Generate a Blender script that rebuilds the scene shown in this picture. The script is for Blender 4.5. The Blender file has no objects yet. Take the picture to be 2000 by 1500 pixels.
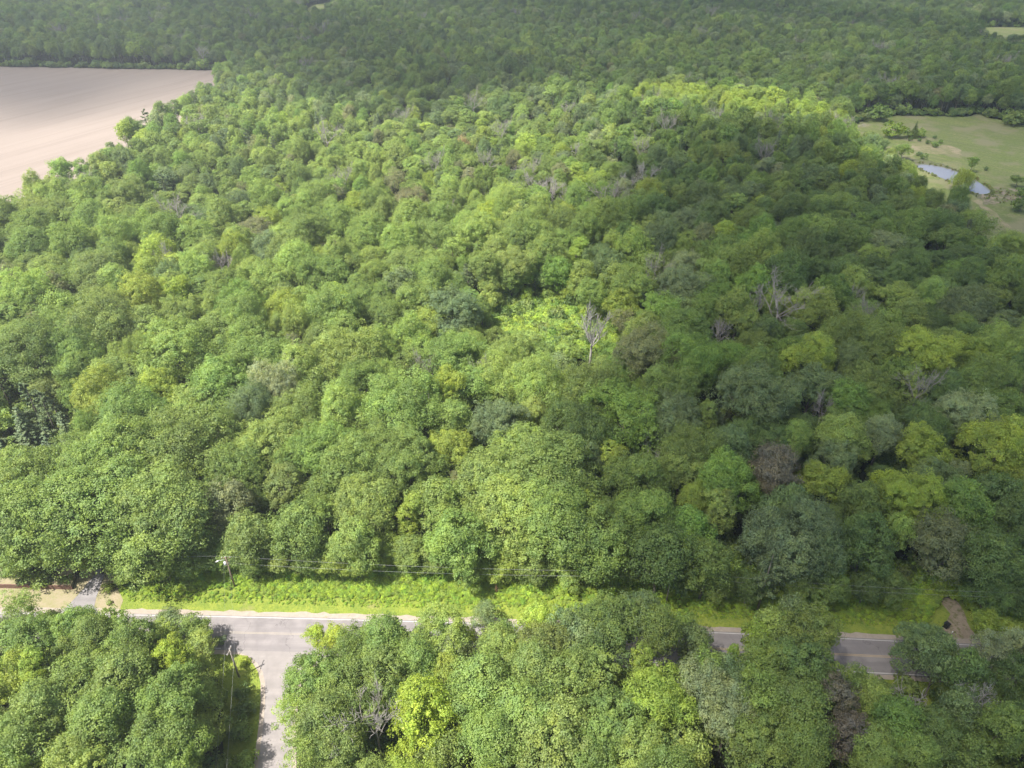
import bpy, math, random
import numpy as np
from mathutils import Vector, Matrix

R_ = math.radians
S = bpy.context.scene
COL = S.collection

# ------------------------------------------------------------------ camera
CAM_H, PITCH, FPX = 120.0, R_(34.0), 1412.0
cam_d = bpy.data.cameras.new("camera")
cam = bpy.data.objects.new("camera", cam_d); COL.objects.link(cam)
cam.location = (0, 0, CAM_H)
cam.rotation_euler = (math.pi/2 - PITCH, 0, 0)
cam_d.sensor_width = 36.0; cam_d.lens = 36.0*FPX/2000.0
cam_d.clip_start = 0.5; cam_d.clip_end = 20000
S.camera = cam

# ------------------------------------------------------------------ light
SUN_EL, SUN_AZ = R_(60), R_(236)            # azimuth clockwise from +Y: behind the camera and to the left
SUN_DIR = Vector((math.sin(SUN_AZ)*math.cos(SUN_EL), math.cos(SUN_AZ)*math.cos(SUN_EL), math.sin(SUN_EL)))
sl = bpy.data.lights.new("sun", 'SUN'); sl.energy = 4.6; sl.angle = R_(0.5); sl.color = (1.0, 0.955, 0.89)
so = bpy.data.objects.new("sun", sl); COL.objects.link(so)
so.rotation_euler = SUN_DIR.to_track_quat('Z', 'Y').to_euler(); so.location = (-200, -100, 600)
W = bpy.data.worlds.new("World"); S.world = W; W.use_nodes = True
wn = W.node_tree; wn.nodes.clear()
sky = wn.nodes.new('ShaderNodeTexSky'); sky.sky_type = 'NISHITA'; sky.sun_disc = False
sky.sun_elevation = SUN_EL; sky.sun_rotation = SUN_AZ; sky.dust_density = 2.0; sky.air_density = 1.0
bg = wn.nodes.new('ShaderNodeBackground'); bg.inputs[1].default_value = 0.138
wo = wn.nodes.new('ShaderNodeOutputWorld')
wn.links.new(sky.outputs[0], bg.inputs[0]); wn.links.new(bg.outputs[0], wo.inputs[0])
S.view_settings.view_transform = 'Standard'; S.view_settings.look = 'None'
S.view_settings.exposure = 1.17; S.view_settings.gamma = 1.0
S.cycles.max_bounces = 5; S.cycles.diffuse_bounces = 3; S.cycles.transmission_bounces = 3
S.cycles.volume_bounces = 0; S.cycles.transparent_max_bounces = 6
S.cycles.use_denoising = True

# ------------------------------------------------------------------ helpers
rng = np.random.default_rng(7)
random.seed(7)

def P(u, v, z=0.0):
    """point of the plane at height z seen at pixel (u, v) of the 2000x1500 photograph"""
    a, b = u-1000.0, v-750.0
    d = (a, FPX*math.cos(PITCH) - b*math.sin(PITCH), -FPX*math.sin(PITCH) - b*math.cos(PITCH))
    t = (z-CAM_H)/d[2]
    return (d[0]*t, d[1]*t)

def proj(x, y, z):
    dz = z-CAM_H
    dep = y*math.cos(PITCH) - dz*math.sin(PITCH)
    up = y*math.sin(PITCH) + dz*math.cos(PITCH)
    return 1000+FPX*x/dep, 750-FPX*up/dep, dep

def inside(poly, x, y):
    x = np.asarray(x, float); y = np.asarray(y, float)
    r = np.zeros(x.shape, bool); n = len(poly)
    for i in range(n):
        x1, y1 = poly[i]; x2, y2 = poly[(i+1) % n]
        if y1 == y2: continue
        c = ((y1 > y) != (y2 > y)) & (x < (x2-x1)*(y-y1)/(y2-y1)+x1)
        r ^= c
    return r

def seg_dist(poly, x, y, closed=True):
    d = np.full(np.shape(x), 1e9); n = len(poly)
    for i in range(n if closed else n-1):
        x1, y1 = poly[i]; x2, y2 = poly[(i+1) % n]
        dx, dy = x2-x1, y2-y1
        t = np.clip(((x-x1)*dx+(y-y1)*dy)/(dx*dx+dy*dy+1e-9), 0, 1)
        d = np.minimum(d, np.hypot(x-x1-t*dx, y-y1-t*dy))
    return d

def mesh_np(name, verts, faces, mats=(), attrs=None, smooth=False):
    """faces: int array (n,k) or list of lists"""
    me = bpy.data.meshes.new(name)
    if isinstance(faces, np.ndarray):
        n, k = faces.shape
        me.vertices.add(len(verts)); me.vertices.foreach_set('co', np.asarray(verts, np.float32).ravel())
        me.loops.add(n*k); me.loops.foreach_set('vertex_index', faces.astype(np.int32).ravel())
        me.polygons.add(n)
        me.polygons.foreach_set('loop_start', np.arange(0, n*k, k, dtype=np.int32))
        me.polygons.foreach_set('loop_total', np.full(n, k, np.int32))
        me.update(calc_edges=True)
    else:
        me.from_pydata([tuple(v) for v in verts], [], faces); me.update()
    if attrs:
        for an, (dom, arr) in attrs.items():
            a = me.attributes.new(an, 'FLOAT', dom); a.data.foreach_set('value', np.asarray(arr, np.float32))
    for m in mats: me.materials.append(m)
    if smooth: me.polygons.foreach_set('use_smooth', np.ones(len(me.polygons), bool))
    return me

def link(name, me, parent=None, loc=(0, 0, 0)):
    o = bpy.data.objects.new(name, me); COL.objects.link(o); o.location = loc
    if parent: o.parent = parent
    return o

def tag(o, label=None, cat=None, group=None, kind=None):
    if label: o['label'] = label
    if cat: o['category'] = cat
    if group: o['group'] = group
    if kind: o['kind'] = kind
    return o

class Tubes:
    """tapered tubes collected into one mesh"""
    def __init__(s): s.v = []; s.f = []; s.n = 0
    def tube(s, pts, rad, k=6, cap=True):
        pts = np.asarray(pts, float); m = len(pts)
        for i in range(m):
            d = pts[min(i+1, m-1)]-pts[max(i-1, 0)]; d /= (np.linalg.norm(d)+1e-9)
            a = np.cross(d, (0.31, 0.17, 0.93) if abs(d[2]) < .8 else (1, 0.1, 0)); a /= np.linalg.norm(a)
            b = np.cross(d, a)
            for j in range(k):
                t = 2*math.pi*j/k
                s.v.append(pts[i]+rad[i]*(math.cos(t)*a+math.sin(t)*b))
        for i in range(m-1):
            for j in range(k):
                p, q = s.n+i*k+j, s.n+i*k+(j+1) % k
                s.f.append([p, q, q+k, p+k])
        if cap:
            s.f.append([s.n+(m-1)*k+j for j in range(k)])
            s.f.append([s.n+j for j in reversed(range(k))])
        s.n += m*k
    def box(s, c, size, rz=0.0):
        cx, cy, cz = c; hx, hy, hz = [q/2 for q in size]; ca, sa = math.cos(rz), math.sin(rz)
        for dz in (-hz, hz):
            for dx, dy in ((-hx, -hy), (hx, -hy), (hx, hy), (-hx, hy)):
                s.v.append((cx+dx*ca-dy*sa, cy+dx*sa+dy*ca, cz+dz))
        n = s.n
        for f in ((0, 3, 2, 1), (4, 5, 6, 7), (0, 1, 5, 4), (1, 2, 6, 5), (2, 3, 7, 6), (3, 0, 4, 7)):
            s.f.append([n+i for i in f])
        s.n += 8
    def mesh(s, name, mat, smooth=True): return mesh_np(name, s.v, s.f, (mat,), smooth=smooth)

# ------------------------------------------------------------------ materials
def new_mat(name):
    m = bpy.data.materials.new(name); m.use_nodes = True
    nt = m.node_tree; nt.nodes.clear()
    return m, nt, nt.nodes, nt.links

def ramp(N, stops):
    r = N.new('ShaderNodeValToRGB'); e = r.color_ramp.elements
    while len(e) < len(stops): e.new(0.5)
    for i, (p, c) in enumerate(stops): e[i].position = p; e[i].color = (*c, 1)
    return r

def noise(N, L, vec, scale, detail=4.0, rough=0.55):
    n = N.new('ShaderNodeTexNoise'); n.inputs['Scale'].default_value = scale
    n.inputs['Detail'].default_value = detail; n.inputs['Roughness'].default_value = rough
    if vec is not None: L.new(vec, n.inputs['Vector'])
    return n

def mixc(N, L, fac, a, b, mode='MIX'):
    m = N.new('ShaderNodeMix'); m.data_type = 'RGBA'; m.blend_type = mode
    for sock, val in ((m.inputs[0], fac), (m.inputs[6], a), (m.inputs[7], b)):
        if isinstance(val, (int, float)): sock.default_value = val
        elif isinstance(val, tuple): sock.default_value = (*val, 1)
        else: L.new(val, sock)
    return m.outputs[2]

def foliage_mat(name, base=None, trans=0.85):
    m, nt, N, L = new_mat(name)
    out = N.new('ShaderNodeOutputMaterial')
    at = N.new('ShaderNodeAttribute'); at.attribute_type = 'INSTANCER'; at.attribute_name = 'tint'
    v = N.new('ShaderNodeAttribute'); v.attribute_name = 'leafv'
    tc = N.new('ShaderNodeTexCoord')
    n = noise(N, L, tc.outputs['Object'], 0.55, 3)
    if base is None: col = at.outputs['Color']
    else:
        rgb = N.new('ShaderNodeRGB'); rgb.outputs[0].default_value = (*base, 1); col = rgb.outputs[0]
    # leaf to leaf and spray to spray variation of the leaf colour itself
    yl = mixc(N, L, 1.0, col, (1.16, 1.08, 0.84), 'MULTIPLY')
    bl = mixc(N, L, 1.0, col, (0.84, 0.90, 1.00), 'MULTIPLY')
    r1 = N.new('ShaderNodeMapRange'); r1.inputs[1].default_value = 0.35; r1.inputs[2].default_value = 0.65
    L.new(n.outputs[0], r1.inputs[0])
    c = mixc(N, L, r1.outputs[0], bl, yl)
    mr = N.new('ShaderNodeMapRange'); mr.inputs[3].default_value = 0.58; mr.inputs[4].default_value = 1.46
    L.new(v.outputs['Fac'], mr.inputs[0])
    vm = N.new('ShaderNodeVectorMath'); vm.operation = 'SCALE'
    L.new(c, vm.inputs[0]); L.new(mr.outputs[0], vm.inputs['Scale'])
    d = N.new('ShaderNodeBsdfPrincipled'); d.inputs['Roughness'].default_value = 0.55
    d.inputs['Specular IOR Level'].default_value = 0.22
    L.new(vm.outputs[0], d.inputs['Base Color'])
    t = N.new('ShaderNodeBsdfTranslucent')
    tcol = mixc(N, L, 1.0, vm.outputs[0], (1.3, 1.25, 0.55), 'MULTIPLY')
    tv = N.new('ShaderNodeVectorMath'); tv.operation = 'SCALE'; tv.inputs['Scale'].default_value = trans
    L.new(tcol, tv.inputs[0]); L.new(tv.outputs[0], t.inputs[0])
    mx = N.new('ShaderNodeAddShader')
    L.new(d.outputs[0], mx.inputs[0]); L.new(t.outputs[0], mx.inputs[1]); L.new(mx.outputs[0], out.inputs[0])
    return m

def plain_mat(name, c1, c2, scale=3.0, rough=0.85, stretch=(1, 1, 1), spec=0.2, metallic=0.0):
    m, nt, N, L = new_mat(name)
    out = N.new('ShaderNodeOutputMaterial'); b = N.new('ShaderNodeBsdfPrincipled')
    tc = N.new('ShaderNodeTexCoord'); mp = N.new('ShaderNodeMapping'); mp.inputs['Scale'].default_value = stretch
    L.new(tc.outputs['Object'], mp.inputs[0])
    n = noise(N, L, mp.outputs[0], scale, 6, 0.6)
    r = ramp(N, [(0.3, c1), (0.7, c2)]); L.new(n.outputs[0], r.inputs[0]); L.new(r.outputs[0], b.inputs['Base Color'])
    b.inputs['Roughness'].default_value = rough; b.inputs['Specular IOR Level'].default_value = spec
    b.inputs['Metallic'].default_value = metallic
    L.new(b.outputs[0], out.inputs[0])
    return m

def ground_mat(name, layers, rough=0.95, bump=0.0, bump_scale=1.0):
    """layers: list of (scale, stretch, lo, hi, colour): first is the base colour"""
    m, nt, N, L = new_mat(name)
    out = N.new('ShaderNodeOutputMaterial'); b = N.new('ShaderNodeBsdfPrincipled')
    g = N.new('ShaderNodeNewGeometry'); col = layers[0]
    for i, (sc, st, lo, hi, c) in enumerate(layers[1:]):
        mp = N.new('ShaderNodeMapping'); mp.inputs['Scale'].default_value = st[:3]; mp.inputs['Location'].default_value = (i*37.1, i*11.3, 0)
        if len(st) > 3:
            m0 = N.new('ShaderNodeMapping'); m0.inputs['Rotation'].default_value = (0, 0, st[3])
            L.new(g.outputs['Position'], m0.inputs[0]); L.new(m0.outputs[0], mp.inputs[0])
        else: L.new(g.outputs['Position'], mp.inputs[0])
        n = noise(N, L, mp.outputs[0], sc, 5, 0.6)
        r = N.new('ShaderNodeMapRange'); r.inputs[1].default_value = lo; r.inputs[2].default_value = hi
        L.new(n.outputs[0], r.inputs[0])
        col = mixc(N, L, r.outputs[0], col, c)
    if isinstance(col, tuple): b.inputs['Base Color'].default_value = (*col, 1)
    else: L.new(col, b.inputs['Base Color'])
    b.inputs['Roughness'].default_value = rough; b.inputs['Specular IOR Level'].default_value = 0.15
    if bump:
        n = noise(N, L, g.outputs['Position'], bump_scale, 5)
        bp = N.new('ShaderNodeBump'); bp.inputs['Strength'].default_value = bump; bp.inputs['Distance'].default_value = 0.5
        L.new(n.outputs[0], bp.inputs['Height']); L.new(bp.outputs[0], b.inputs['Normal'])
    L.new(b.outputs[0], out.inputs[0])
    return m

M = {}
M['leaf'] = foliage_mat('leaf_tissue')
M['needle'] = foliage_mat('needle_tissue', trans=0.3)
M['bark'] = plain_mat('bark', (0.10, 0.085, 0.065), (0.22, 0.195, 0.16), 2.0, 0.95, (1, 1, 0.25))
M['dead'] = plain_mat('bleached_wood', (0.30, 0.275, 0.25), (0.44, 0.41, 0.375), 2.0, 0.9, (1, 1, 0.3))
M['twig'] = plain_mat('fine_twigs', (0.25, 0.225, 0.20), (0.36, 0.325, 0.295), 2.0, 0.9)
M['pole'] = plain_mat('weathered_pole', (0.15, 0.10, 0.075), (0.27, 0.20, 0.16), 3.0, 0.9, (1, 1, 0.15))
M['grey_pole'] = plain_mat('grey_weathered_pole', (0.22, 0.19, 0.16), (0.34, 0.30, 0.26), 3.0, 0.9, (1, 1, 0.15))
M['metal'] = plain_mat('galvanised_metal', (0.55, 0.56, 0.57), (0.7, 0.7, 0.7), 5.0, 0.45, spec=0.5)
M['porcelain'] = plain_mat('porcelain', (0.6, 0.6, 0.58), (0.7, 0.7, 0.68), 5.0, 0.3, spec=0.5)
M['wire'] = plain_mat('aluminium_wire', (0.30, 0.30, 0.30), (0.40, 0.40, 0.40), 1.0, 0.5, spec=0.5)
M['black'] = plain_mat('black_plastic', (0.012, 0.014, 0.016), (0.03, 0.032, 0.035), 4.0, 0.4, spec=0.4)
M['white'] = plain_mat('white_plastic', (0.6, 0.6, 0.58), (0.75, 0.74, 0.7), 4.0, 0.5)
M['timber'] = plain_mat('brown_timber', (0.11, 0.06, 0.045), (0.21, 0.13, 0.10), 2.5, 0.9, (0.3, 1, 4))

M['floor'] = ground_mat('forest_floor', [(0.030, 0.042, 0.014), (0.25, (1, 1, 1), 0.4, 0.65, (0.055, 0.075, 0.020)),
                        (1.6, (1, 1, 1), 0.45, 0.7, (0.050, 0.040, 0.024))], bump=0.6, bump_scale=0.8)
fa = math.atan2(1, 3.2)
M['soil'] = ground_mat('tilled_soil', [(0.25, 0.205, 0.172), (0.006, (1, 1, 1), 0.40, 0.62, (0.275, 0.228, 0.192)),
                       (0.10, (0.06, 1.0, 1, -1.12), 0.40, 0.62, (0.218, 0.178, 0.148)),
                       (0.5, (0.015, 1.0, 1, -1.12), 0.45, 0.6, (0.268, 0.222, 0.187)),
                       (1.2, (1, 1, 1), 0.45, 0.75, (0.238, 0.195, 0.163))])
M['pasture'] = ground_mat('pasture_grass', [(0.158, 0.195, 0.058), (0.02, (1, 1, 1), 0.42, 0.60, (0.215, 0.235, 0.085)),
                          (0.10, (1, 1, 1), 0.50, 0.68, (0.26, 0.235, 0.13)),
                          (0.8, (1, 1, 1), 0.42, 0.62, (0.115, 0.155, 0.04)),
                          (0.5, (0.04, 1, 1, 0.75), 0.46, 0.6, (0.13, 0.155, 0.06)), (0.05, (1, 1, 1), 0.5, 0.6, (0.20, 0.195, 0.105))], bump=0.4, bump_scale=1.5)
M['worn'] = ground_mat('worn_meadow', [(0.20, 0.20, 0.095), (0.12, (1, 1, 1), 0.42, 0.58, (0.29, 0.25, 0.16)),
                      (0.5, (1, 1, 1), 0.5, 0.7, (0.15, 0.165, 0.06)), (0.3, (1, 1, 1), 0.62, 0.75, (0.34, 0.25, 0.18))], bump=0.5)
M['dry'] = ground_mat('dry_grass', [(0.28, 0.24, 0.155), (0.25, (1, 1, 1), 0.4, 0.65, (0.22, 0.21, 0.10)),
                      (2.0, (1, 1, 1), 0.5, 0.7, (0.30, 0.245, 0.175)), (0.5, (1, 1, 1), 0.56, 0.70, (0.16, 0.19, 0.06))])
M['grass'] = ground_mat('mown_grass', [(0.165, 0.215, 0.036), (0.3, (1, 1, 1), 0.44, 0.58, (0.215, 0.255, 0.042)),
                        (1.6, (1, 1, 1), 0.50, 0.66, (0.12, 0.175, 0.03)), (0.12, (1, 1, 1), 0.62, 0.75, (0.22, 0.20, 0.09))],
                        bump=0.5, bump_scale=3.0)
M['gravel'] = ground_mat('gravel', [(0.30, 0.255, 0.21), (1.2, (1, 1, 1), 0.4, 0.65, (0.35, 0.30, 0.25)),
                         (6.0, (1, 1, 1), 0.5, 0.8, (0.28, 0.24, 0.20)), (0.5, (1, 1, 1), 0.62, 0.72, (0.22, 0.21, 0.09))])
M['marsh'] = ground_mat('dead_reeds', [(0.20, 0.17, 0.135), (0.15, (1, 1, 1), 0.42, 0.58, (0.27, 0.225, 0.17)),
                        (0.12, (1, 1, 1), 0.48, 0.56, (0.13, 0.16, 0.05)), (0.6, (1, 1, 1), 0.5, 0.62, (0.12, 0.135, 0.05))], bump=0.5)
M['dirt'] = ground_mat('dirt_track', [(0.25, 0.20, 0.145), (0.4, (1, 1, 1), 0.4, 0.65, (0.33, 0.27, 0.20)),
                       (0.9, (1, 1, 1), 0.5, 0.62, (0.15, 0.15, 0.06))], bump=0.4, bump_scale=1.5)

def asphalt(name, base, light, crack=True):
    m, nt, N, L = new_mat(name)
    out = N.new('ShaderNodeOutputMaterial'); b = N.new('ShaderNodeBsdfPrincipled')
    g = N.new('ShaderNodeNewGeometry')
    mp = N.new('ShaderNodeMapping'); mp.inputs['Scale'].default_value = (0.05, 1.0, 1); mp.inputs['Rotation'].default_value = (0, 0, 0.02)
    L.new(g.outputs['Position'], mp.inputs[0])
    n1 = noise(N, L, mp.outputs[0], 0.9, 4); n2 = noise(N, L, g.outputs['Position'], 0.35, 5)
    r1 = N.new('ShaderNodeMapRange'); r1.inputs[1].default_value = 0.38; r1.inputs[2].default_value = 0.62; L.new(n1.outputs[0], r1.inputs[0])
    r2 = N.new('ShaderNodeMapRange'); r2.inputs[1].default_value = 0.4; r2.inputs[2].default_value = 0.7; L.new(n2.outputs[0], r2.inputs[0])
    c = mixc(N, L, r1.outputs[0], base, light)
    c = mixc(N, L, r2.outputs[0], c, tuple(q*0.87 for q in base))
    if crack:
        nn = noise(N, L, g.outputs['Position'], 0.22, 5)
        sp = N.new('ShaderNodeSeparateXYZ'); L.new(g.outputs['Position'], sp.inputs[0])
        def mth(op, a, b=None):
            q = N.new('ShaderNodeMath'); q.operation = op
            for i_, w_ in enumerate((a, b)):
                if w_ is None: continue
                if isinstance(w_, (int, float)): q.inputs[i_].default_value = w_
                else: L.new(w_, q.inputs[i_])
            return q.outputs[0]
        w = mth('ADD', mth('ADD', sp.outputs[0], mth('MULTIPLY', nn.outputs[0], 9.0)), mth('MULTIPLY', sp.outputs[1], 0.35))
        w = mth('ABSOLUTE', mth('SUBTRACT', mth('MODULO', mth('ADD', w, 900.0), 8.7), 4.35))
        r3 = N.new('ShaderNodeMapRange'); r3.inputs[1].default_value = 0.02; r3.inputs[2].default_value = 0.10
        r3.inputs[3].default_value = 0.5; r3.inputs[4].default_value = 0.0; L.new(w, r3.inputs[0])
        c = mixc(N, L, r3.outputs[0], c, tuple(q*0.4 for q in base))
    L.new(c, b.inputs['Base Color']); b.inputs['Roughness'].default_value = 0.85; b.inputs['Specular IOR Level'].default_value = 0.2
    L.new(b.outputs[0], out.inputs[0]); return m
M['road'] = asphalt('worn_asphalt', (0.205, 0.187, 0.185), (0.25, 0.228, 0.223))
M['side'] = asphalt('pale_asphalt', (0.245, 0.223, 0.212), (0.285, 0.258, 0.243))
M['drive'] = asphalt('driveway_asphalt', (0.22, 0.205, 0.205), (0.27, 0.255, 0.25))
M['paint'] = plain_mat('white_road_paint', (0.42, 0.40, 0.385), (0.56, 0.54, 0.52), 1.5, 0.7)
M['ypaint'] = plain_mat('yellow_road_paint', (0.40, 0.30, 0.17), (0.46, 0.36, 0.22), 1.5, 0.7)
m, nt, N, L = new_mat('pond_water'); out = N.new('ShaderNodeOutputMaterial'); b = N.new('ShaderNodeBsdfPrincipled')
b.inputs['Base Color'].default_value = (0.19, 0.185, 0.20, 1); b.inputs['Roughness'].default_value = 0.12; b.inputs['IOR'].default_value = 1.33  # grey base puts a cloudy sky's reflection into the water colour
g = N.new('ShaderNodeNewGeometry'); nz = noise(N, L, g.outputs['Position'], 1.2, 2)
bp = N.new('ShaderNodeBump'); bp.inputs['Strength'].default_value = 0.03; L.new(nz.outputs[0], bp.inputs['Height']); L.new(bp.outputs[0], b.inputs['Normal'])
L.new(b.outputs[0], out.inputs[0]); M['water'] = m

# ------------------------------------------------------------------ ground sheets
def sheet(name, poly, z, mat, kind='structure'):
    me = bpy.data.meshes.new(name); me.from_pydata([(x, y, z) for x, y in poly], [], [list(range(len(poly)))])
    me.materials.append(mat); me.update()
    import bmesh
    bm = bmesh.new(); bm.from_mesh(me); bmesh.ops.triangulate(bm, faces=bm.faces[:]); bmesh.ops.recalc_face_normals(bm, faces=bm.faces[:])
    if sum(f.normal.z for f in bm.faces) < 0: bmesh.ops.reverse_faces(bm, faces=bm.faces[:])
    bm.to_mesh(me); bm.free()
    return tag(link(name, me), kind=kind)

def ragged(poly, step=3.0, amp=0.6, seed=1):
    """outline with points every step metres and an uneven edge"""
    r = np.random.default_rng(seed); out = []
    for i in range(len(poly)):
        a, b = np.array(poly[i]), np.array(poly[(i+1) % len(poly)])
        n = max(1, int(np.linalg.norm(b-a)/step))
        if n > 200: n = 200
        for k in range(n): out.append(tuple(a+(b-a)*k/n + r.normal(0, amp, 2)*(0.6 if k else 0.3)))
    return out

sheet('ground', [(-9000, -3000), (9000, -3000), (9000, 12000), (-9000, 12000)], 0.0, M['floor'])

FIELD = [P(-2500, 112), P(0, 130), P(447, 138), P(440, 140, 6), P(391, 181, 12), P(316, 216, 12), P(261, 245, 12), P(221, 268, 12),
         P(191, 295, 12), P(176, 315, 12), P(128, 337, 12), P(91, 355, 12), P(16, 395, 12), P(-60, 425, 12), P(-500, 700, 12), P(-2500, 900)]
PAST = [P(1660, 242), P(1700, 231), P(1760, 225), P(1890, 228), P(1912, 221), P(1935, 230), P(2000, 244), P(2400, 300),
        P(2700, 560, 10), P(2000, 468, 12), P(1940, 446, 12), P(1925, 418, 12), P(1880, 392, 12), P(1800, 352, 12), P(1770, 325, 12),
        P(1740, 294, 12), P(1700, 272, 12), P(1660, 252, 12)]
GLADE = [P(1898, 53), P(2300, 55), P(2300, 80, 15), P(1975, 67, 15), P(1925, 60, 15)]
GLADE2 = [P(588, 24), P(612, 10), P(650, 3), P(672, 4), P(636, 19, 12), P(604, 33, 12)]
sheet('field', ragged(FIELD, 12, 1.2), 0.05, M['soil'])
sheet('meadow', ragged(PAST, 8, 1.0), 0.05, M['pasture'])
sheet('far_meadow', ragged(GLADE, 12, 1.0), 0.05, M['pasture'])
sheet('far_clearing', ragged(GLADE2, 12, 1.0), 0.05, M['pasture'])

# main road from its painted north edge
NE = np.array([P(u, v) for u, v in ((50, 1199), (230, 1201), (380, 1203), (700, 1211), (870, 1219), (1010, 1222), (1150, 1226),
               (1325, 1232), (1400, 1236), (1480, 1240), (1650, 1248), (1760, 1254), (1850, 1258), (1920, 1262))])
cf = np.polyfit(NE[:, 0], NE[:, 1], 2)
RW = 7.3
def ry(x, off=0.0): return np.polyval(cf, x)+off            # off metres north of the north edge line
def strip(name, o1, o2, z, mat, x0=-260, x1=260, step=6.0, amp=0.0, seed=3):
    r = np.random.default_rng(seed)
    xs = np.arange(x0, x1+1e-6, step)
    a = [(x, ry(x, o1)+(r.normal(0, amp) if amp else 0)) for x in xs]; b = [(x, ry(x, o2)+(r.normal(0, amp) if amp else 0)) for x in xs]
    v = [(x, y, z) for x, y in a]+[(x, y, z) for x, y in b]; n = len(xs)
    return tag(link(name, mesh_np(name, v, [[i+1, i, n+i, n+i+1] for i in range(n-1)], (mat,))), kind='structure')
strip('verge', 12.5, 0.8, 0.030, M['grass'], step=2.0, amp=0.15, x0=-90)
strip('verge', -RW-0.8, -RW-6.0, 0.030, M['grass'], step=2.0, amp=0.2, seed=4)
strip('road_shoulder', 1.5, -1.0, 0.060, M['gravel'], step=1.2, amp=0.13, seed=5)
strip('road_shoulder', -RW+0.6, -RW-1.3, 0.060, M['gravel'], step=1.2, amp=0.12, seed=6)
strip('road', 0.35, -RW-0.35, 0.090, M['road'])
strip('edge_line', 0.07, -0.07, 0.105, M['paint'])
J0, J1 = P(478, 1275)[0], P(700, 1262)[0]
strip('edge_line', -RW+0.08, -RW-0.10, 0.105, M['paint'], x1=J0-0.5)
strip('edge_line', -RW+0.08, -RW-0.10, 0.105, M['paint'], x0=J1)
M['faded'] = plain_mat('faded_road_paint', (0.27, 0.24, 0.20), (0.35, 0.31, 0.25), 0.8, 0.8)
for a_, b_ in ((.20, .08), (-.08, -.20)):
    strip('centre_line', -RW/2+a_, -RW/2+b_, 0.105, M['faded'], x1=16)
    strip('centre_line', -RW/2+a_, -RW/2+b_, 0.105, M['ypaint'], x0=16)

# clearing in the wood
CLEAR = [P(u, v) for u, v in ((955, 600), (1000, 580), (1060, 566), (1120, 572), (1165, 600), (1200, 625), (1215, 660), (1190, 705), (1130, 700), (1060, 690), (990, 665), (955, 640))]


# side road with its flared mouth
SL = [(430, 1271), (462, 1274), (485, 1281), (503, 1296), (513, 1312), (518, 1335), (518, 1370), (514, 1420), (508, 1465), (503, 1510), (497, 1600), (492, 1700)]
SRt = [(735, 1268), (690, 1274), (648, 1285), (614, 1298), (592, 1315), (579, 1338), (573, 1370), (571, 1420), (570, 1465), (570, 1510), (569, 1600), (568, 1700)]
side_poly = [P(u, v) for u, v in SL]+[P(u, v) for u, v in reversed(SRt)]
side_poly[0] = (side_poly[0][0], float(ry(side_poly[0][0], -RW-0.2))); side_poly[-1] = (side_poly[-1][0], float(ry(side_poly[-1][0], -RW-0.2)))
brf = ground_mat('brush_floor', [(.10, .125, .030), (0.6, (1, 1, 1), .4, .65, (.13, .16, .035)), (2.2, (1, 1, 1), .45, .7, (.07, .09, .03))], bump=.6, bump_scale=2)
strip('brush_floor', 19.0, 11.0, 0.016, brf, step=2.0, amp=0.5, x0=-88, seed=8)
sheet('clearing_floor', ragged(CLEAR, 3, .8, 21), 0.03, brf)
sheet('side_road', side_poly, 0.076, M['side'])
gp = [P(u-9, v) for u, v in SL]+[P(u+9, v) for u, v in reversed(SRt)]
gp[0] = (gp[0][0], float(ry(gp[0][0], -RW-0.4))); gp[-1] = (gp[-1][0], float(ry(gp[-1][0], -RW-0.4)))
sheet('side_road_shoulder', gp, 0.052, M['gravel'])
cor = [P(u, v) for u, v in ((395, 1262), (508, 1288), (520, 1330), (520, 1400), (512, 1500), (500, 1700), (430, 1700), (438, 1400), (420, 1300))]
sheet('roadside_grass', ragged(cor, 2.0, 0.25), 0.040, M['grass'])

# driveway, its dry lawn and the dirt track
drv = [P(u, v) for u, v in ((112, 1199), (128, 1188), (150, 1165), (166, 1146), (182, 1126), (190, 1105), (205, 1107), (203, 1126), (196, 1146), (188, 1168), (184, 1185), (196, 1200))]
sheet('dry_lawn', ragged([P(u, v) for u, v in ((-120, 1197), (-120, 1105), (0, 1108), (60, 1112), (160, 1110), (205, 1108), (225, 1118), (232, 1150), (241, 1172), (232, 1196), (180, 1196), (100, 1195))], 2.5, 0.25), 0.045, M['dry'])
sheet('driveway', drv, 0.072, M['drive'])
trk = [P(u, v) for u, v in ((1818, 1259), (1838, 1243), (1834, 1232), (1850, 1222), (1856, 1200), (1842, 1182), (1822, 1165), (1850, 1160), (1872, 1178), (1888, 1205), (1895, 1228), (1912, 1248), (1925, 1263))]
sheet('dirt_track', ragged(trk, 1.2, 0.25, 9), 0.055, M['dirt'])

# pond and its banks
pond = [(1786, 323), (1800, 319), (1820, 319), (1842, 322), (1864, 328), (1882, 335), (1898, 343), (1911, 352), (1923, 361), (1933, 370), (1936, 376), (1928, 381),
        (1914, 384), (1901, 380), (1889, 373), (1876, 367), (1860, 360), (1845, 353), (1828, 346), (1808, 336), (1794, 329)]
_ax = lambda u: 323+(u-1790)*.375
pond = [(u, _ax(u)+(v-_ax(u))*.72) for u, v in pond]
bank = [(u+(u-1858)*0.12, v+(v-348)*0.38) for u, v in pond]
M['mud'] = ground_mat('wet_bank', [(0.10, 0.105, 0.06), (0.3, (1, 1, 1), .45, .6, (.17, .15, .11)), (0.8, (1, 1, 1), .45, .65, (.11, .15, .04))], bump=.6)
sheet('pond_bank', ragged([P(u, v) for u, v in bank], 3, 1.3, 12), 0.085, M['mud'])
sheet('marsh', ragged([P(u, v) for u, v in ((1905, 384), (1925, 370), (1950, 366), (1990, 372), (1995, 385), (1975, 395), (1945, 402), (1925, 400))], 4, 2.6, 13), 0.095, M['marsh'])
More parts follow.
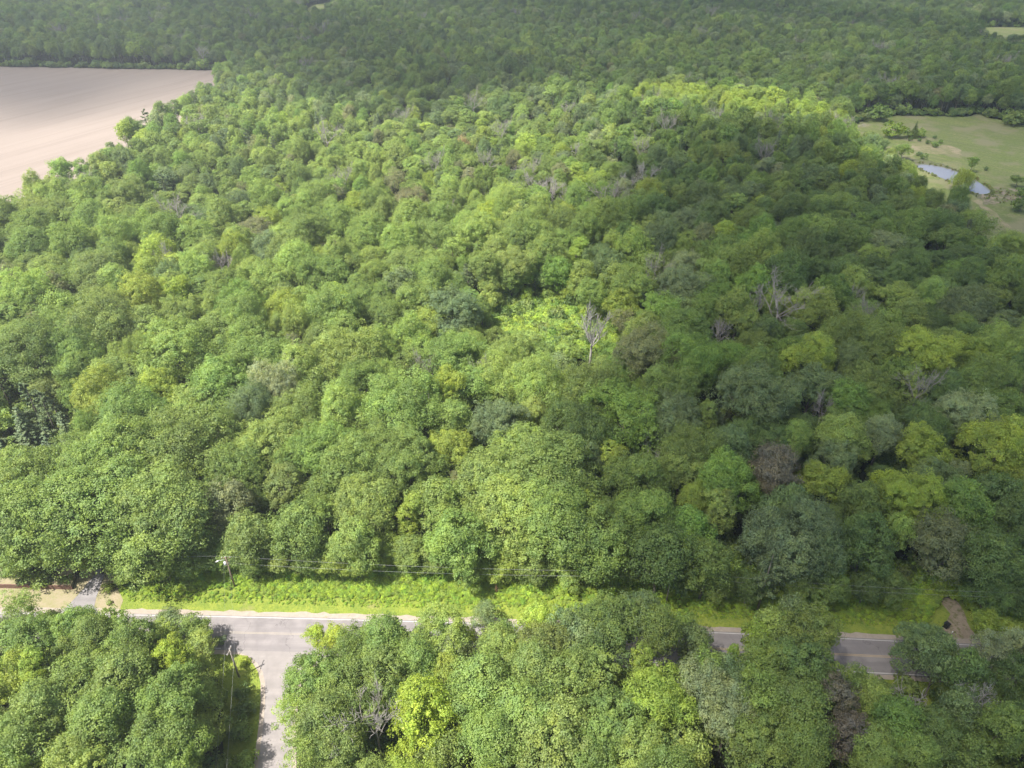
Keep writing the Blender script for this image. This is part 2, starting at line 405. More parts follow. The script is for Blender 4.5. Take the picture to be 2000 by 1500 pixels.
sheet('pond', ragged([P(u, v) for u, v in pond], 2.5, 0.45, 14), 0.120, M['water'])
sheet('sandy_path', ragged([P(u, v) for u, v in ((1900, 392), (1912, 388), (1935, 408), (1952, 425), (1975, 445), (1945, 447), (1930, 425), (1915, 405))], 4, 1.6, 15), 0.075, M['worn'])
sheet('sandy_path', ragged([P(u, v) for u, v in ((1775, 283), (1800, 276), (1850, 284), (1885, 296), (1880, 303), (1840, 300), (1800, 298), (1780, 312), (1770, 300))], 4, 2.6, 16), 0.075, M['worn'])

# ------------------------------------------------------------------ tree builders
def unit(n, r):
    v = r.normal(size=(n, 3)); return v/np.linalg.norm(v, axis=1)[:, None]

def leaves(cen, nor, size, r, jit=0.55, asp=0.75):
    """leaf sprays: one bent quad each, facing nor with jitter"""
    n = len(cen)
    nn = nor+r.normal(0, jit, (n, 3)); nn /= np.linalg.norm(nn, axis=1)[:, None]
    h = r.normal(size=(n, 3)); a = np.cross(nn, h); a /= np.linalg.norm(a, axis=1)[:, None]; b = np.cross(nn, a)
    s = size*r.uniform(0.6, 1.3, (n, 1))
    k = s*0.28
    v = np.empty((n, 4, 3))
    v[:, 0] = cen+a*s*0.5; v[:, 2] = cen-a*s*0.5
    v[:, 1] = cen+b*s*0.5*asp-nn*k; v[:, 3] = cen-b*s*0.5*asp-nn*k
    return v.reshape(-1, 3)

def crown_mesh(name, seed, R, H, base, n_leaf, size, lobes=9, clump=1.0, mat=None, shape='round', droop=0.0, sparse=0.0, per=58):
    r = np.random.default_rng(seed)
    Rz = (H-base)/2; cz = base+Rz
    # main limbs carry big lobes inside the envelope
    L = []
    ex = r.uniform(.76, 1.0); ea = r.uniform(0, 3.14); egg = r.choice([0, 0, .35, .55]); lean = r.normal(0, R*.07, 2)
    for i in range(lobes):
        a = 2.39996*i+r.uniform(-.5, .5); t = (i+.5)/lobes
        el = math.asin(min(1, -0.25+1.2*t))+r.uniform(-.15, .15)          # spread from the skirt to the top
        k = r.uniform(0.58, 0.86)
        lr = R*r.uniform(0.20, 0.42)
        rad = R*math.cos(el)*k*(1-egg*max(0, math.sin(el))); z = cz+Rz*math.sin(el)*k*(1+.16*(egg > 0))
        if shape == 'tall': rad *= 0.60; z = cz+Rz*r.uniform(-0.75, 0.72); lr = R*r.uniform(.38, .58)
        if shape == 'flat': z = cz+Rz*r.uniform(-0.1, 0.35)
        x, y = rad*math.cos(a), rad*math.sin(a)*ex
        L.append((x*math.cos(ea)-y*math.sin(ea)+lean[0]*math.sin(el)*2, x*math.sin(ea)+y*math.cos(ea)+lean[1]*math.sin(el)*2, z, lr, min(lr*r.uniform(.75, 1.15), Rz*.6)))
    L.append((0, 0, cz, R*0.42, Rz*0.50))
    L = np.array(L)
    nc = int(n_leaf/per)
    C, Nn, LI = [], [], []
    holes = unit(7, r); hw = r.uniform(.93, .985, 7)
    while len(C) < nc:
        i = r.choice(len(L), p=(L[:, 3]**2)/np.sum(L[:, 3]**2)); d = unit(1, r)[0]
        if d[2] < -0.25 and r.random() < 0.6: continue
        p = L[i, :3]+d*np.array([L[i, 3], L[i, 3], L[i, 4]])
        q = ((p-L[:, :3])/np.stack([L[:, 3], L[:, 3], L[:, 4]], 1)); inn = np.linalg.norm(q, axis=1)
        inn[i] = 2
        if inn.min() < 0.86 and r.random() < 0.93: continue
        if p[2] < base*0.8: continue
        q0 = (p-np.array([0, 0, cz]))/np.array([R, R, Rz]); q0 /= np.linalg.norm(q0)
        if (holes@q0 > hw).any() and r.random() < .85: continue
        p = p+(d*.7+np.array([0, 0, .5]))*r.exponential(0.045*R)
        C.append(p); Nn.append(d); LI.append(i)
    C = np.array(C); Nn = np.array(Nn)
    cv = r.uniform(0, 1, len(L))[LI]*.55+r.uniform(0, 1, nc)*.45
    m = nc*per; idx = np.repeat(np.arange(nc), per)
    cr = clump*np.clip(r.lognormal(-.12, .38, nc), .35, 1.7)
    d = unit(m, r); o = Nn[idx]*0.55+np.array([0, 0, 0.45])
    flip = np.sum(d*o, 1) < -0.15; d[flip] *= -1
    rr = cr[idx, None]*r.uniform(0.72, 1.0, (m, 1))
    p = C[idx]+d*rr*np.array([1, 1, 0.72])+Nn[idx]*(np.sum(d*Nn[idx], 1)*rr[:, 0]*.35)[:, None]
    if droop: p[:, 2] -= droop*r.uniform(0, 1, m)*np.hypot(p[:, 0], p[:, 1])/R*2.0
    if sparse: 
        keep = r.random(m) > sparse; p, d, idx = p[keep], d[keep], idx[keep]; m = len(p)
    nor = d*0.8+Nn[idx]*0.3+np.array([0, 0, 0.35])
    v = leaves(p, nor, size, r)
    f = np.arange(m*4).reshape(m, 4)
    lv = np.clip(cv[idx]*0.62+r.uniform(0, 1, m)*0.38, 0, 1)
    return mesh_np(name, v, f, (mat or M['leaf'],), {'leafv': ('FACE', lv)}), L

def trunk_mesh(name, seed, L, H, base, r0, mat=None, lean=0.0):
    r = np.random.default_rng(seed+500); T = Tubes()
    top = base+(H-base)*0.55
    zs = np.linspace(-0.3, top, 6); off = np.cumsum(r.normal(0, 0.12, (6, 2)), 0); off[0] = 0
    pts = [(off[i, 0], off[i, 1], z) for i, z in enumerate(zs)]
    T.tube(pts, [r0*1.35, r0, r0*.85, r0*.7, r0*.5, r0*.25], 7)
    for (x, y, z, lr, lz) in L[:7]:
        k = r.integers(2, 5); p0 = np.array(pts[k]); p2 = np.array([x, y, z+lz*0.3]); p1 = p0*.5+p2*.5+np.array([0, 0, -0.6])
        if p2[2] < p0[2]: continue
        T.tube([p0, p1, p2], [r0*.42, r0*.28, r0*.10], 5)
    return T.mesh(name, mat or M['bark'])

def branchy(T, r, p, d, ln, rad, depth, maxd, spread, up=0.25, kids=3, tw=0.10):
    p = np.array(p, float); d = np.array(d, float); pts = [p]; n = 3
    for i in range(n):
        d = d+r.normal(0, 0.10, 3)+np.array([0, 0, up*0.3]); d /= np.linalg.norm(d); pts.append(pts[-1]+d*ln/n)
    T.tube(pts, [rad, rad*.85, rad*.7, rad*.5 if depth < maxd else rad*.3], 6 if depth == 0 else (4 if depth < 3 else 3), cap=depth == 0)
    if depth == maxd: return
    for k in range(kids+(1 if depth > 0 else 0)):
        q = pts[r.integers(1, n+1)] if k else pts[-1]
        e = d+r.normal(0, spread, 3); e[2] += up; e /= np.linalg.norm(e)
        branchy(T, r, q, e, ln*r.uniform(.55, .8), max(rad*.56, tw*.5), depth+1, maxd, spread, up, kids, tw)

def bare_tree(seed, H, spread=0.55, depth=4, r0=0.3, kids=3, lean=(0, 0), first=0.4, up=0.25):
    """two meshes: the trunk and the bare branches"""
    r = np.random.default_rng(seed)
    T = Tubes(); top = np.array([lean[0]*first, lean[1]*first, H*first])
    T.tube([(0, 0, -0.3), tuple(top*0.5+r.normal(0, .1, 3)), tuple(top), tuple(top*1.35)], [r0*1.3, r0, r0*.8, r0*.45], 7)
    B = Tubes()
    for i in range(5):
        a = i*2*math.pi/5+r.uniform(-.4, .4); d = np.array([math.cos(a)*spread*1.2+lean[0]/H, math.sin(a)*spread*1.2+lean[1]/H, 0.9])
        d /= np.linalg.norm(d)
        branchy(B, r, top*(1+0.07*i), d, H*0.27, r0*.55, 1, depth, spread, up, kids, r0*.3)
    return T, B

def spruce_mesh(name, seed, R, H, base, n_t, mat, size=0.5, droop=0.25):
    r = np.random.default_rng(seed); V = []; lv = []
    for i in range(n_t):
        t = (i+0.5)/n_t; z = base+(H-base)*t; rad = R*(1-t)**0.8*r.uniform(.8, 1.1)+0.25
        nb = max(5, int(11*(1-t)+5)); a0 = r.uniform(0, 6)
        for j in range(nb):
            a = a0+2*math.pi*j/nb+r.uniform(-.2, .2); ra = rad*r.uniform(.7, 1.12); m = max(3, int(ra/size*3.2))
            s = np.linspace(0.15, 1, m)+r.uniform(-.04, .04, m)
            w = (1-s)*0.30*ra+0.15
            off = r.uniform(-1, 1, m)*w
            x = np.cos(a)*s*ra-np.sin(a)*off; y = np.sin(a)*s*ra+np.cos(a)*off
            zz = z-droop*s*ra-np.abs(off)*0.15+r.normal(0, .06, m)+0.12*(s**3)*ra
            c = np.stack([x, y, zz], 1); n = np.tile(np.array([math.cos(a)*.35, math.sin(a)*.35, .85]), (m, 1))
            V.append(leaves(c, n, size, r, 0.25, 0.8)); lv.append(np.clip(s*0.3+r.uniform(0, .4, m), 0, 1))
    v = np.concatenate(V); n = len(v)//4
    return mesh_np(name, v, np.arange(n*4).reshape(n, 4), (mat,), {'leafv': ('FACE', np.concatenate(lv))})

def pine_mesh(name, seed, R, H, base, mat):
    """irregular white pine: flat horizontal plates of needles"""
    r = np.random.default_rng(seed); V = []; lv = []
    for i in range(34):
        t = r.uniform(0, 1)**0.8; z = base+(H-base)*t; a = r.uniform(0, 2*math.pi)
        ra = R*(1-t*0.75)*r.uniform(.6, 1.1); w = ra*0.42; m = 150
        s = r.uniform(0.2, 1, m)**.7; off = r.normal(0, .5, m)*w*(1.1-s)
        x = np.cos(a)*s*ra-np.sin(a)*off; y = np.sin(a)*s*ra+np.cos(a)*off
        zz = z+0.18*s*ra+r.normal(0, .16, m)-off*off*.04
        c = np.stack([x, y, zz], 1); n = np.tile(np.array([0, 0, 1.0]), (m, 1))
        V.append(leaves(c, n, 0.42, r, 0.45, 0.6)); lv.append(r.uniform(0, 1, m))
    v = np.concatenate(V); n = len(v)//4
    return mesh_np(name, v, np.arange(n*4).reshape(n, 4), (mat,), {'leafv': ('FACE', np.concatenate(lv))})

# prototypes: name -> (parts, R, H, centre height); parts = list of (part name, mesh)
PR = {}
def proto(key, seed, R, H, base, nl, size, r0=0.28, mat=None, **kw):
    cm, L = crown_mesh('crown', seed, R, H, base, nl, size, mat=mat, **kw)
    PR[key] = ([('crown', cm), ('trunk', trunk_mesh('trunk', seed, L, H, base, r0))], R, H, base+(H-base)*0.55)
for i in range(5): proto('L%d' % i, 10+i, 8.0, 20.0, 5.0, 52000, 0.28, 0.5, lobes=[15, 18, 13, 17, 20][i], clump=[1.15, 1.0, 1.25, 1.05, .95][i])
for i in range(7): proto('M%d' % i, 20+i, 5.0, 17.0, 5.5, 23000, 0.26, 0.30, lobes=[10, 12, 8, 13, 9, 11, 15][i], clump=[.95, .8, 1.1, .85, 1.0, .75, .8][i])
for i in range(3): proto('T%d' % i, 30+i, 3.4, 18.0, 5.5, 15000, 0.26, 0.24, lobes=[9, 11, 13][i], clump=0.7, shape='tall')
for i in range(3): proto('S%d' % i, 40+i, 3.0, 10.0, 2.0, 9000, 0.24, 0.16, lobes=[9, 12, 10][i], clump=0.75)
for i in range(2): proto('A%d' % i, 50+i, 4.6, 17.0, 6.0, 13000, 0.26, 0.26, lobes=15, clump=0.9, sparse=0.4)      # thin crown
for i in range(3): proto('E%d' % i, 55+i, 5.0, 16.0, 0.8, 25000, 0.28, 0.30, lobes=[14, 16, 12][i], clump=.95)    # clothed to the ground
for i in range(2): proto('H%d' % i, 65+i, 8.0, 20.0, 1.2, 52000, 0.3, 0.5, lobes=[22, 20][i], clump=1.15)
proto('Y0', 60, 5.5, 15.0, 3.0, 20000, 0.27, 0.26, lobes=20, clump=0.8, per=45)
proto('W0', 61, 5.2, 11.0, 0.8, 20000, 0.28, 0.5, lobes=16, clump=0.8, droop=1.6)
proto('B0', 70, 1.5, 2.2, 0.0, 900, 0.30, 0.05, lobes=5, clump=0.5, per=30)                                               # shrubs
proto('B1', 71, 1.3, 1.6, 0.0, 700, 0.28, 0.05, lobes=6, clump=0.45, per=26)
for i in range(4): proto('F%d' % i, 80+i, 5.0, 17.0, 5.0, 7600, 0.42, 0.30, lobes=[10, 12, 9, 13][i], clump=1.0, per=20)   # seen from far
for i in range(2): proto('G%d' % i, 90+i, 3.4, 18.0, 5.0, 5200, 0.42, 0.24, lobes=10, clump=0.8, per=20, shape='tall')
def conifer(key, seed, R, H, base, kind):
    me = spruce_mesh('crown', seed, R, H, base, 24, M['needle']) if kind == 's' else pine_mesh('crown', seed, R, H, base, M['needle'])
    T = Tubes(); T.tube([(0, 0, -.3), (0.05, 0, H*.5), (0, 0.05, H*.97)], [.34, .2, .04], 6)
    PR[key] = ([('crown', me), ('trunk', T.mesh('trunk', M['bark']))], R, H, base+(H-base)*.4)
conifer('C0', 100, 3.6, 17.0, 1.0, 's'); conifer('C1', 101, 3.2, 14.0, 0.6, 's'); conifer('P0', 102, 5.5, 19.0, 5.0, 'p'); conifer('P1', 103, 5.0, 18.0, 4.0, 'p')
def dead(key, seed, H, R, mt, **kw):
    T, B = bare_tree(seed, H, **kw)
    PR[key] = ([('trunk', T.mesh('trunk', M[mt])), ('branches', B.mesh('branches', M[mt]))], R, H, H*.68)
dead('D0', 201, 17, 4.2, 'dead', spread=.46, r0=.34, depth=4, kids=3, up=.30, first=.36)
dead('D1', 202, 15, 5.0, 'dead', spread=.62, r0=.30, depth=4, kids=3, up=.15)
dead('D2', 203, 16, 3.2, 'twig', spread=.55, r0=.22, depth=5, kids=2, up=.20, first=.5)
dead('D3', 204, 13, 4.5, 'dead', spread=.75, r0=.32, depth=4, kids=2, up=.05, first=.3)

# leaf colours (albedo)
TINT = {'g': (.122, .168, .040), 'l': (.158, .206, .050), 'y': (.176, .222, .038), 'Y': (.205, .255, .032), 'b': (.108, .147, .056),
        'd': (.086, .128, .034), 'o': (.130, .165, .044), 'r': (.112, .100, .068), 'p': (.170, .198, .100), 'k': (.104, .138, .060),
        'n': (.23, .18, .09), 'v': (.116, .176, .036), 'q': (.134, .142, .066)}
TINT = {k: (r_*.96, g_*.985, b_+.005) for k, (r_, g_, b_) in TINT.items()}
CNAME = {'q': 'olive brown', 'g': 'mid green', 'l': 'light green', 'y': 'yellow green', 'Y': 'vivid yellow', 'b': 'grey green', 'd': 'dark green', 'o': 'olive green',
         'r': 'brown leaved', 'p': 'pale silvery', 'k': 'dull grey green', 'n': 'orange tinged', 'v': 'rich green'}

first_use = {}
def place(key, x, y, R, H, code, name='broadleaf_tree', rz=None, tint=None):
    """copies the parts of one tree kind under an Empty at the foot of the trunk"""
    parts, R0, H0, c = PR[key]
    e = bpy.data.objects.new(name, None); COL.objects.link(e); e.empty_display_size = 0.5
    e.location = (x, y, 0); e.rotation_euler = (0, 0, rng.uniform(0, 6.28) if rz is None else rz)
    e.scale = (R/R0, R/R0, H/H0)
    t = np.array(tint if tint else TINT[code])*rng.uniform(.96, 1.04, 3)*rng.uniform(.88, 1.12)
    for pn, me in parts:
        o = bpy.data.objects.new(pn, me); COL.objects.link(o); o.parent = e
        if pn == 'crown': o['tint'] = [float(q) for q in t]
        if (key, pn) not in first_use: first_use[(key, pn)] = o
    return e

def pick(R, D, far, edge=False):
    if D > far: return ('F%d' % rng.integers(4))
    if edge: return 'H%d' % rng.integers(2) if R > 6.2 else 'E%d' % rng.integers(3)
    if R > 6.2: return 'L%d' % rng.integers(5)
    if R > 3.7: return 'M%d' % rng.integers(7)
    return 'S%d' % rng.integers(3)

# (u, v, crown width in px, colour, kind) read off the photograph; u, v is the middle of the crown
T = """
46 1200 66 l A;104 1222 50 l s;168 1216 36 y s;225 1222 55 l M;335 1222 60 b s;372 1240 60 g s;20 1245 60 k M;75 1255 110 g M;150 1240 90 g M;
185 1262 85 o M;255 1255 90 g M;310 1262 70 y S;350 1300 62 Y T;285 1292 60 y S;392 1268 60 l s;30 1318 80 y M;72 1328 60 y T;
130 1290 65 o M;245 1335 130 g L;165 1350 120 g L;330 1370 130 g L;95 1395 120 g L;210 1420 140 g L;40 1460 140 g L;300 1460 130 g L;150 1490 120 l M;
396 1318 62 l S;400 1378 70 l S;398 1440 76 l S;350 1485 100 g M;
618 1250 40 Y s;652 1250 44 Y s;695 1285 86 g M;613 1335 106 g M;584 1402 84 l A;690 1340 120 g L;640 1420 130 g L;605 1475 90 l A;752 1268 110 g L;
812 1282 90 g M;850 1250 104 l L;700 1400 90 g M;660 1480 100 g M;905 1252 50 y s;888 1282 62 p M;878 1335 64 y T;948 1206 52 b s;985 1250 56 g M;1045 1212 60 y S;
975 1275 90 l M;1010 1295 44 n S;1060 1285 100 o M;1098 1228 74 b M;1130 1258 80 b M;1195 1218 116 g L;1252 1212 92 b M;1175 1262 110 d L;1280 1245 100 g M;
1350 1262 70 b S;1330 1225 50 g S;1250 1320 60 y T;1290 1385 125 y L;820 1310 100 g M;760 1325 120 g L;745 1285 80 g M;
830 1420 150 Y Y;935 1350 140 g L;1015 1410 150 g L;1120 1340 140 g L;1090 1450 150 l L;960 1470 140 g L;1180 1420 130 g M;870 1490 90 o M;1230 1480 110 l M;1040 1320 110 o M;1160 1500 110 g M;
1340 1480 90 l M;1372 1318 80 g M;1425 1345 100 b M;1510 1235 74 l M;1480 1255 64 y M;1570 1240 100 g L;1545 1208 70 b M;1560 1305 110 d L;1500 1310 90 g M;1428 1296 30 y T;
1650 1352 96 g M;1712 1352 46 o S;1802 1268 100 b e;1835 1300 80 b M;1885 1328 84 d M;1935 1290 80 p A;1935 1232 60 y S;1965 1238 50 y S;1990 1265 66 p M;1985 1330 90 d M;
1370 1365 110 p M;1425 1405 110 p M;1500 1370 120 g L;1560 1400 140 g L;1480 1450 120 g L;1630 1385 74 r T;1645 1440 70 r T;1690 1385 90 l M;1742 1425 120 v L;1700 1475 100 g M;1820 1445 100 d M;
1875 1395 80 b M;1955 1440 120 g L;1560 1480 110 g M;1780 1490 100 g M;1880 1490 90 g M;
100 1020 200 g L;200 1000 210 g L;310 1010 190 g L;50 1095 70 l e;10 1088 80 g e;60 945 130 l L;180 935 150 g L;255 885 170 g L;370 880 170 g L;
185 1088 60 y e;235 1085 90 g e;300 1085 90 g e;370 1075 100 g e;445 985 100 q L;420 1070 80 g e;385 925 70 y M;480 1050 90 o M;520 1060 70 g e;470 930 110 g L;560 960 70 o T;
585 1030 110 g L;450 1085 70 l e;500 1095 60 g e;560 1085 80 l e;610 1090 70 g e;660 1095 70 y e;860 1085 80 g e;920 1110 70 l e;980 1105 70 y e;1040 1110 70 g e;1110 1110 70 l e;1170 1115 60 g e;1240 1110 70 g e;1330 1130 70 d e;1400 1140 70 g e;1460 1150 60 d e;1560 1150 60 g e;1620 1150 70 g e;1690 1150 60 d e;1740 1150 60 g e;1930 1160 80 d e;1985 1165 80 d e;250 1120 44 l s;330 1115 44 g s;640 1000 60 g M;630 970 80 g M;690 1060 90 l M;715 1000 120 l L;700 1100 60 y e;760 1080 70 y e;800 1010 50 y T;800 1080 80 g e;860 980 110 l L;
210 780 110 y L;225 745 90 o M;260 820 140 g L;375 795 90 l M;430 760 130 g L;530 720 130 g L;470 680 110 g M;340 690 140 l L;210 640 130 g L;150 690 100 g M;60 690 150 g L;290 645 80 o M;
510 870 120 l L;590 820 100 g L;600 730 110 l L;680 810 110 l L;690 700 130 l L;660 590 44 Y T;640 880 120 g L;740 880 120 g L;790 800 140 g L;700 920 130 g L;800 920 120 g L;
900 1060 120 g L;880 890 80 y M;960 960 150 g L;1010 880 100 l L;1060 930 200 g L;1010 1010 150 l L;1100 1010 170 g L;1150 1000 50 y T;1180 1060 120 g L;1090 830 60 l M;1040 815 60 l M;
980 830 100 k L;930 760 90 g M;985 746 100 l L;900 700 110 g M;840 640 70 y M;880 620 130 k L;935 666 50 l s;1030 668 44 g s;1088 724 70 b S;1160 775 120 g L;1130 850 120 d L;1220 820 140 v L;
1265 700 110 q L;1190 700 60 v s;1330 660 110 g L;1260 655 80 l M;1215 600 80 y M;1240 570 110 g M;1330 560 120 k L;1390 560 100 g M;1300 830 110 k L;1375 825 44 l T;
1345 900 110 g M;1240 940 120 g L;1260 1010 120 g L;1345 1035 96 v M;1400 1010 60 l T;1425 945 120 v L;1425 885 90 b M;1330 920 90 l M;1290 1080 120 d L;1380 1100 90 g M;
1513 925 105 r L;1505 1045 110 k M;1585 1035 120 k M;1545 1000 110 b M;1545 1075 110 k M;1600 1080 90 b M;1600 950 80 y M;1550 870 70 l M;1470 770 140 b L;1585 755 90 b M;1653 785 84 v L;1640 860 100 l M;1625 910 80 b M;1720 860 76 p M;1660 665 100 g L;1720 680 90 g M;
1790 690 110 y L;1875 698 80 y L;1780 765 50 l T;1880 825 100 p L;1800 882 92 y L;1950 880 140 y L;1723 950 52 Y M;1785 970 54 p M;1867 985 110 v L;1755 1040 58 l M;1840 1060 110 q L;
1680 985 90 g M;1690 1060 100 d L;1940 980 100 d L;1930 1090 110 d L;1980 1010 90 d M;1680 445 60 v M;1720 460 60 g M;1340 440 90 k L;1283 400 34 y T;1127 500 44 y T;1060 500 100 l L;1000 548 60 l h;1045 538 56 g h;1090 545 56 v h;1135 556 56 l h;1030 578 26 y s;1068 573 24 l s;1108 578 26 y s;1160 592 30 y s;1000 520 100 o L;
1150 580 70 g M;1180 520 90 b M;1400 500 100 g L;1850 470 80 g L;1600 460 80 l L;200 540 110 o L;300 540 80 y M;520 560 120 l L;560 590 70 o M;850 470 100 g L;640 540 110 g L;860 560 110 g M;
230 560 90 l M;390 535 90 l M;160 540 90 g M;320 460 110 g M;70 450 100 g M;440 430 90 l M;600 460 100 g M;720 460 90 l M;955 420 60 Y M;620 395 90 g M
"""
MAN = []
for row in T.replace('\n', '').split(';'):
    if not row.strip(): continue
    a = row.split(); MAN.append((float(a[0]), float(a[1]), float(a[2]), a[3], a[4]))
SPEC = """
1157 650 66 D0 dead_tree;735 1425 74 D2 dead_tree;1775 1365 80 D3 dead_tree;1905 1385 64 D1 dead_tree;300 842 56 D3 dead_tree;1297 880 76 D3 dead_tree;
325 512 34 D0 dead_tree;440 535 28 D2 dead_tree;1605 800 34 D1 dead_tree;1665 585 32 D1 dead_tree;1275 545 36 D2 dead_tree;1195 400 44 D2 dead_tree;
1262 345 42 D1 dead_tree;1250 300 24 D2 dead_tree;1035 345 26 D2 dead_tree;1055 385 44 D2 dead_tree;1110 390 30 D1 dead_tree;1075 375 34 D1 dead_tree;925 210 22 D2 dead_tree;
395 105 22 D1 dead_tree;1790 775 40 D2 dead_tree;835 740 30 D2 dead_tree;945 745 26 D2 dead_tree;950 330 24 D2 dead_tree;1490 310 26 D2 dead_tree;345 430 36 D2 dead_tree;
580 405 40 Nn brown_tree;905 285 28 Nn brown_tree;45 830 70 C0 spruce_tree;90 800 80 P0 pine_tree;100 870 70 C0 spruce_tree;130 840 60 C1 spruce_tree;20 890 80 P1 pine_tree;
60 780 70 P1 pine_tree;672 362 26 D2 dead_tree;1992 690 40 D1 dead_tree;1405 655 34 D1 dead_tree;1690 632 26 D2 dead_tree;1475 605 30 D0 dead_tree;1130 300 26 D1 dead_tree;1300 255 26 D2 dead_tree;850 330 24 D2 dead_tree;1535 545 30 D1 dead_tree;1225 365 34 D1 dead_tree;980 265 24 D2 dead_tree;1400 230 24 D1 dead_tree;1480 1050 70 P0 pine_tree;320 365 50 P0 pine_tree;355 510 26 C1 spruce_tree;1200 300 34 P1 pine_tree;1660 445 50 P0 pine_tree;1500 1120 90 P1 pine_tree;1885 455 40 P1 pine_tree
"""
allm = []           # (x, y, R) of everything placed, for spacing
ind = []            # individuals: dict
def solve(u, v, d, Hf, cf_):
    R = 5.0
    for _ in range(4):
        H = Hf(R); hc = H*cf_
        x, y = P(u, v, hc); dep = proj(x, y, hc)[2]; R = d/2*dep/FPX
    return x, y, R, Hf(R)
HB = lambda R: min(22.5, 11.5+1.15*R)
for (u, v, d, c, k) in MAN:
    if k in 'LM' and v < 640: d *= .80
    if k == 'S': hf, cc = (lambda R: 6+1.4*R), .62
    elif k == 'T': hf, cc = (lambda R: 14+1.0*R), .62
    elif k == 'e': hf, cc = (lambda R: 6.5+.8*R), .55
    elif k == 'h': hf, cc = (lambda R: 15+.5*R), .5
    elif k == 's': hf, cc = (lambda R: 4.5+1.0*R), .55
    else: hf, cc = HB, .66
    x, y, R, H = solve(u, v, d, hf, cc)
    D = math.hypot(x, y)
    if k == 'T': key = 'T%d' % rng.integers(3) if D < 300 else 'G%d' % rng.integers(2)
    elif k == 'A': key = 'A%d' % rng.integers(2)
    elif k == 'Y': key = 'Y0'
    elif k in 'eh': key = 'E%d' % rng.integers(3)
    elif k in 'Ss': key = 'S%d' % rng.integers(3)
    else: key = pick(R, D, 330, R > 3.4 and 5 < y-ry(x) < 30)
    ind.append(dict(x=x, y=y, R=R, H=H, c=c, key=key, man=1, name='broadleaf_tree')); allm.append((x, y, R))
for row in SPEC.replace('\n', '').split(';'):
    if not row.strip(): continue
    a = row.split(); u, v, d = map(float, a[:3]); key = a[3]
    nm = a[4]
    if key == 'Nn': key, c = 'A0', 'n'
    else: c = 'k' if nm != 'dead_tree' else 'x'
    R0, H0 = PR[key][1:3]
    hf = (lambda R: 14.5+.9*R) if nm == 'dead_tree' else (lambda R: 13+0.9*R)
    x, y, R, H = solve(u, v, d, hf, .66)
    ind.append(dict(x=x, y=y, R=R, H=H, c=c, key=key, man=1, name=nm)); allm.append((x, y-R*.25, R*1.15))

# pixels that stay open so that the road, the verge, the wires' strip and the glimpses of asphalt are seen
OPEN1 = [[(235, 1100), (960, 1120), (960, 1185), (742, 1195), (742, 1228), (690, 1236), (600, 1300), (585, 1320), (545, 1370), (545, 1510), (436, 1510), (445, 1290), (425, 1255), (380, 1215), (235, 1196)],
        [(1385, 1215), (1490, 1215), (1478, 1252), (1440, 1262), (1430, 1290), (1385, 1285)],
        [(1620, 1228), (1790, 1235), (1756, 1312), (1690, 1306), (1640, 1268)],
        [(1300, 1170), (1900, 1160), (1912, 1262), (1850, 1262), (1780, 1232), (1440, 1212), (1400, 1190), (1300, 1185)],
        [(1838, 1240), (1932, 1250), (1932, 1280), (1850, 1276)],
        [(0, 1125), (235, 1125), (235, 1196), (120, 1190), (0, 1160)]]
OPEN2 = [[(960, 602), (1000, 586), (1060, 574), (1120, 578), (1165, 600), (1185, 650), (1175, 690), (1110, 665), (1010, 640), (965, 625)],
         [(1790, 318), (1840, 318), (1890, 340), (1940, 372), (1912, 382), (1880, 376), (1840, 352), (1800, 338)], [(1120, 600), (1200, 600), (1180, 690), (1140, 690)]]
def blocks(x, y, R, H, OPEN=None):
    OPEN = OPEN or OPEN1
    for hh, rf in ((H*.66, 1.0), (H*.9, .6)):
        u, v, dep = proj(x, y, hh); rp = R*rf*FPX/dep
        a = np.linspace(0, 2*math.pi, 10); us = np.append(u+rp*.9*np.cos(a), u); vs = np.append(v+rp*.8*np.sin(a), v)
        for pl in OPEN:
            if inside(pl, us, vs).any(): return True
    return False

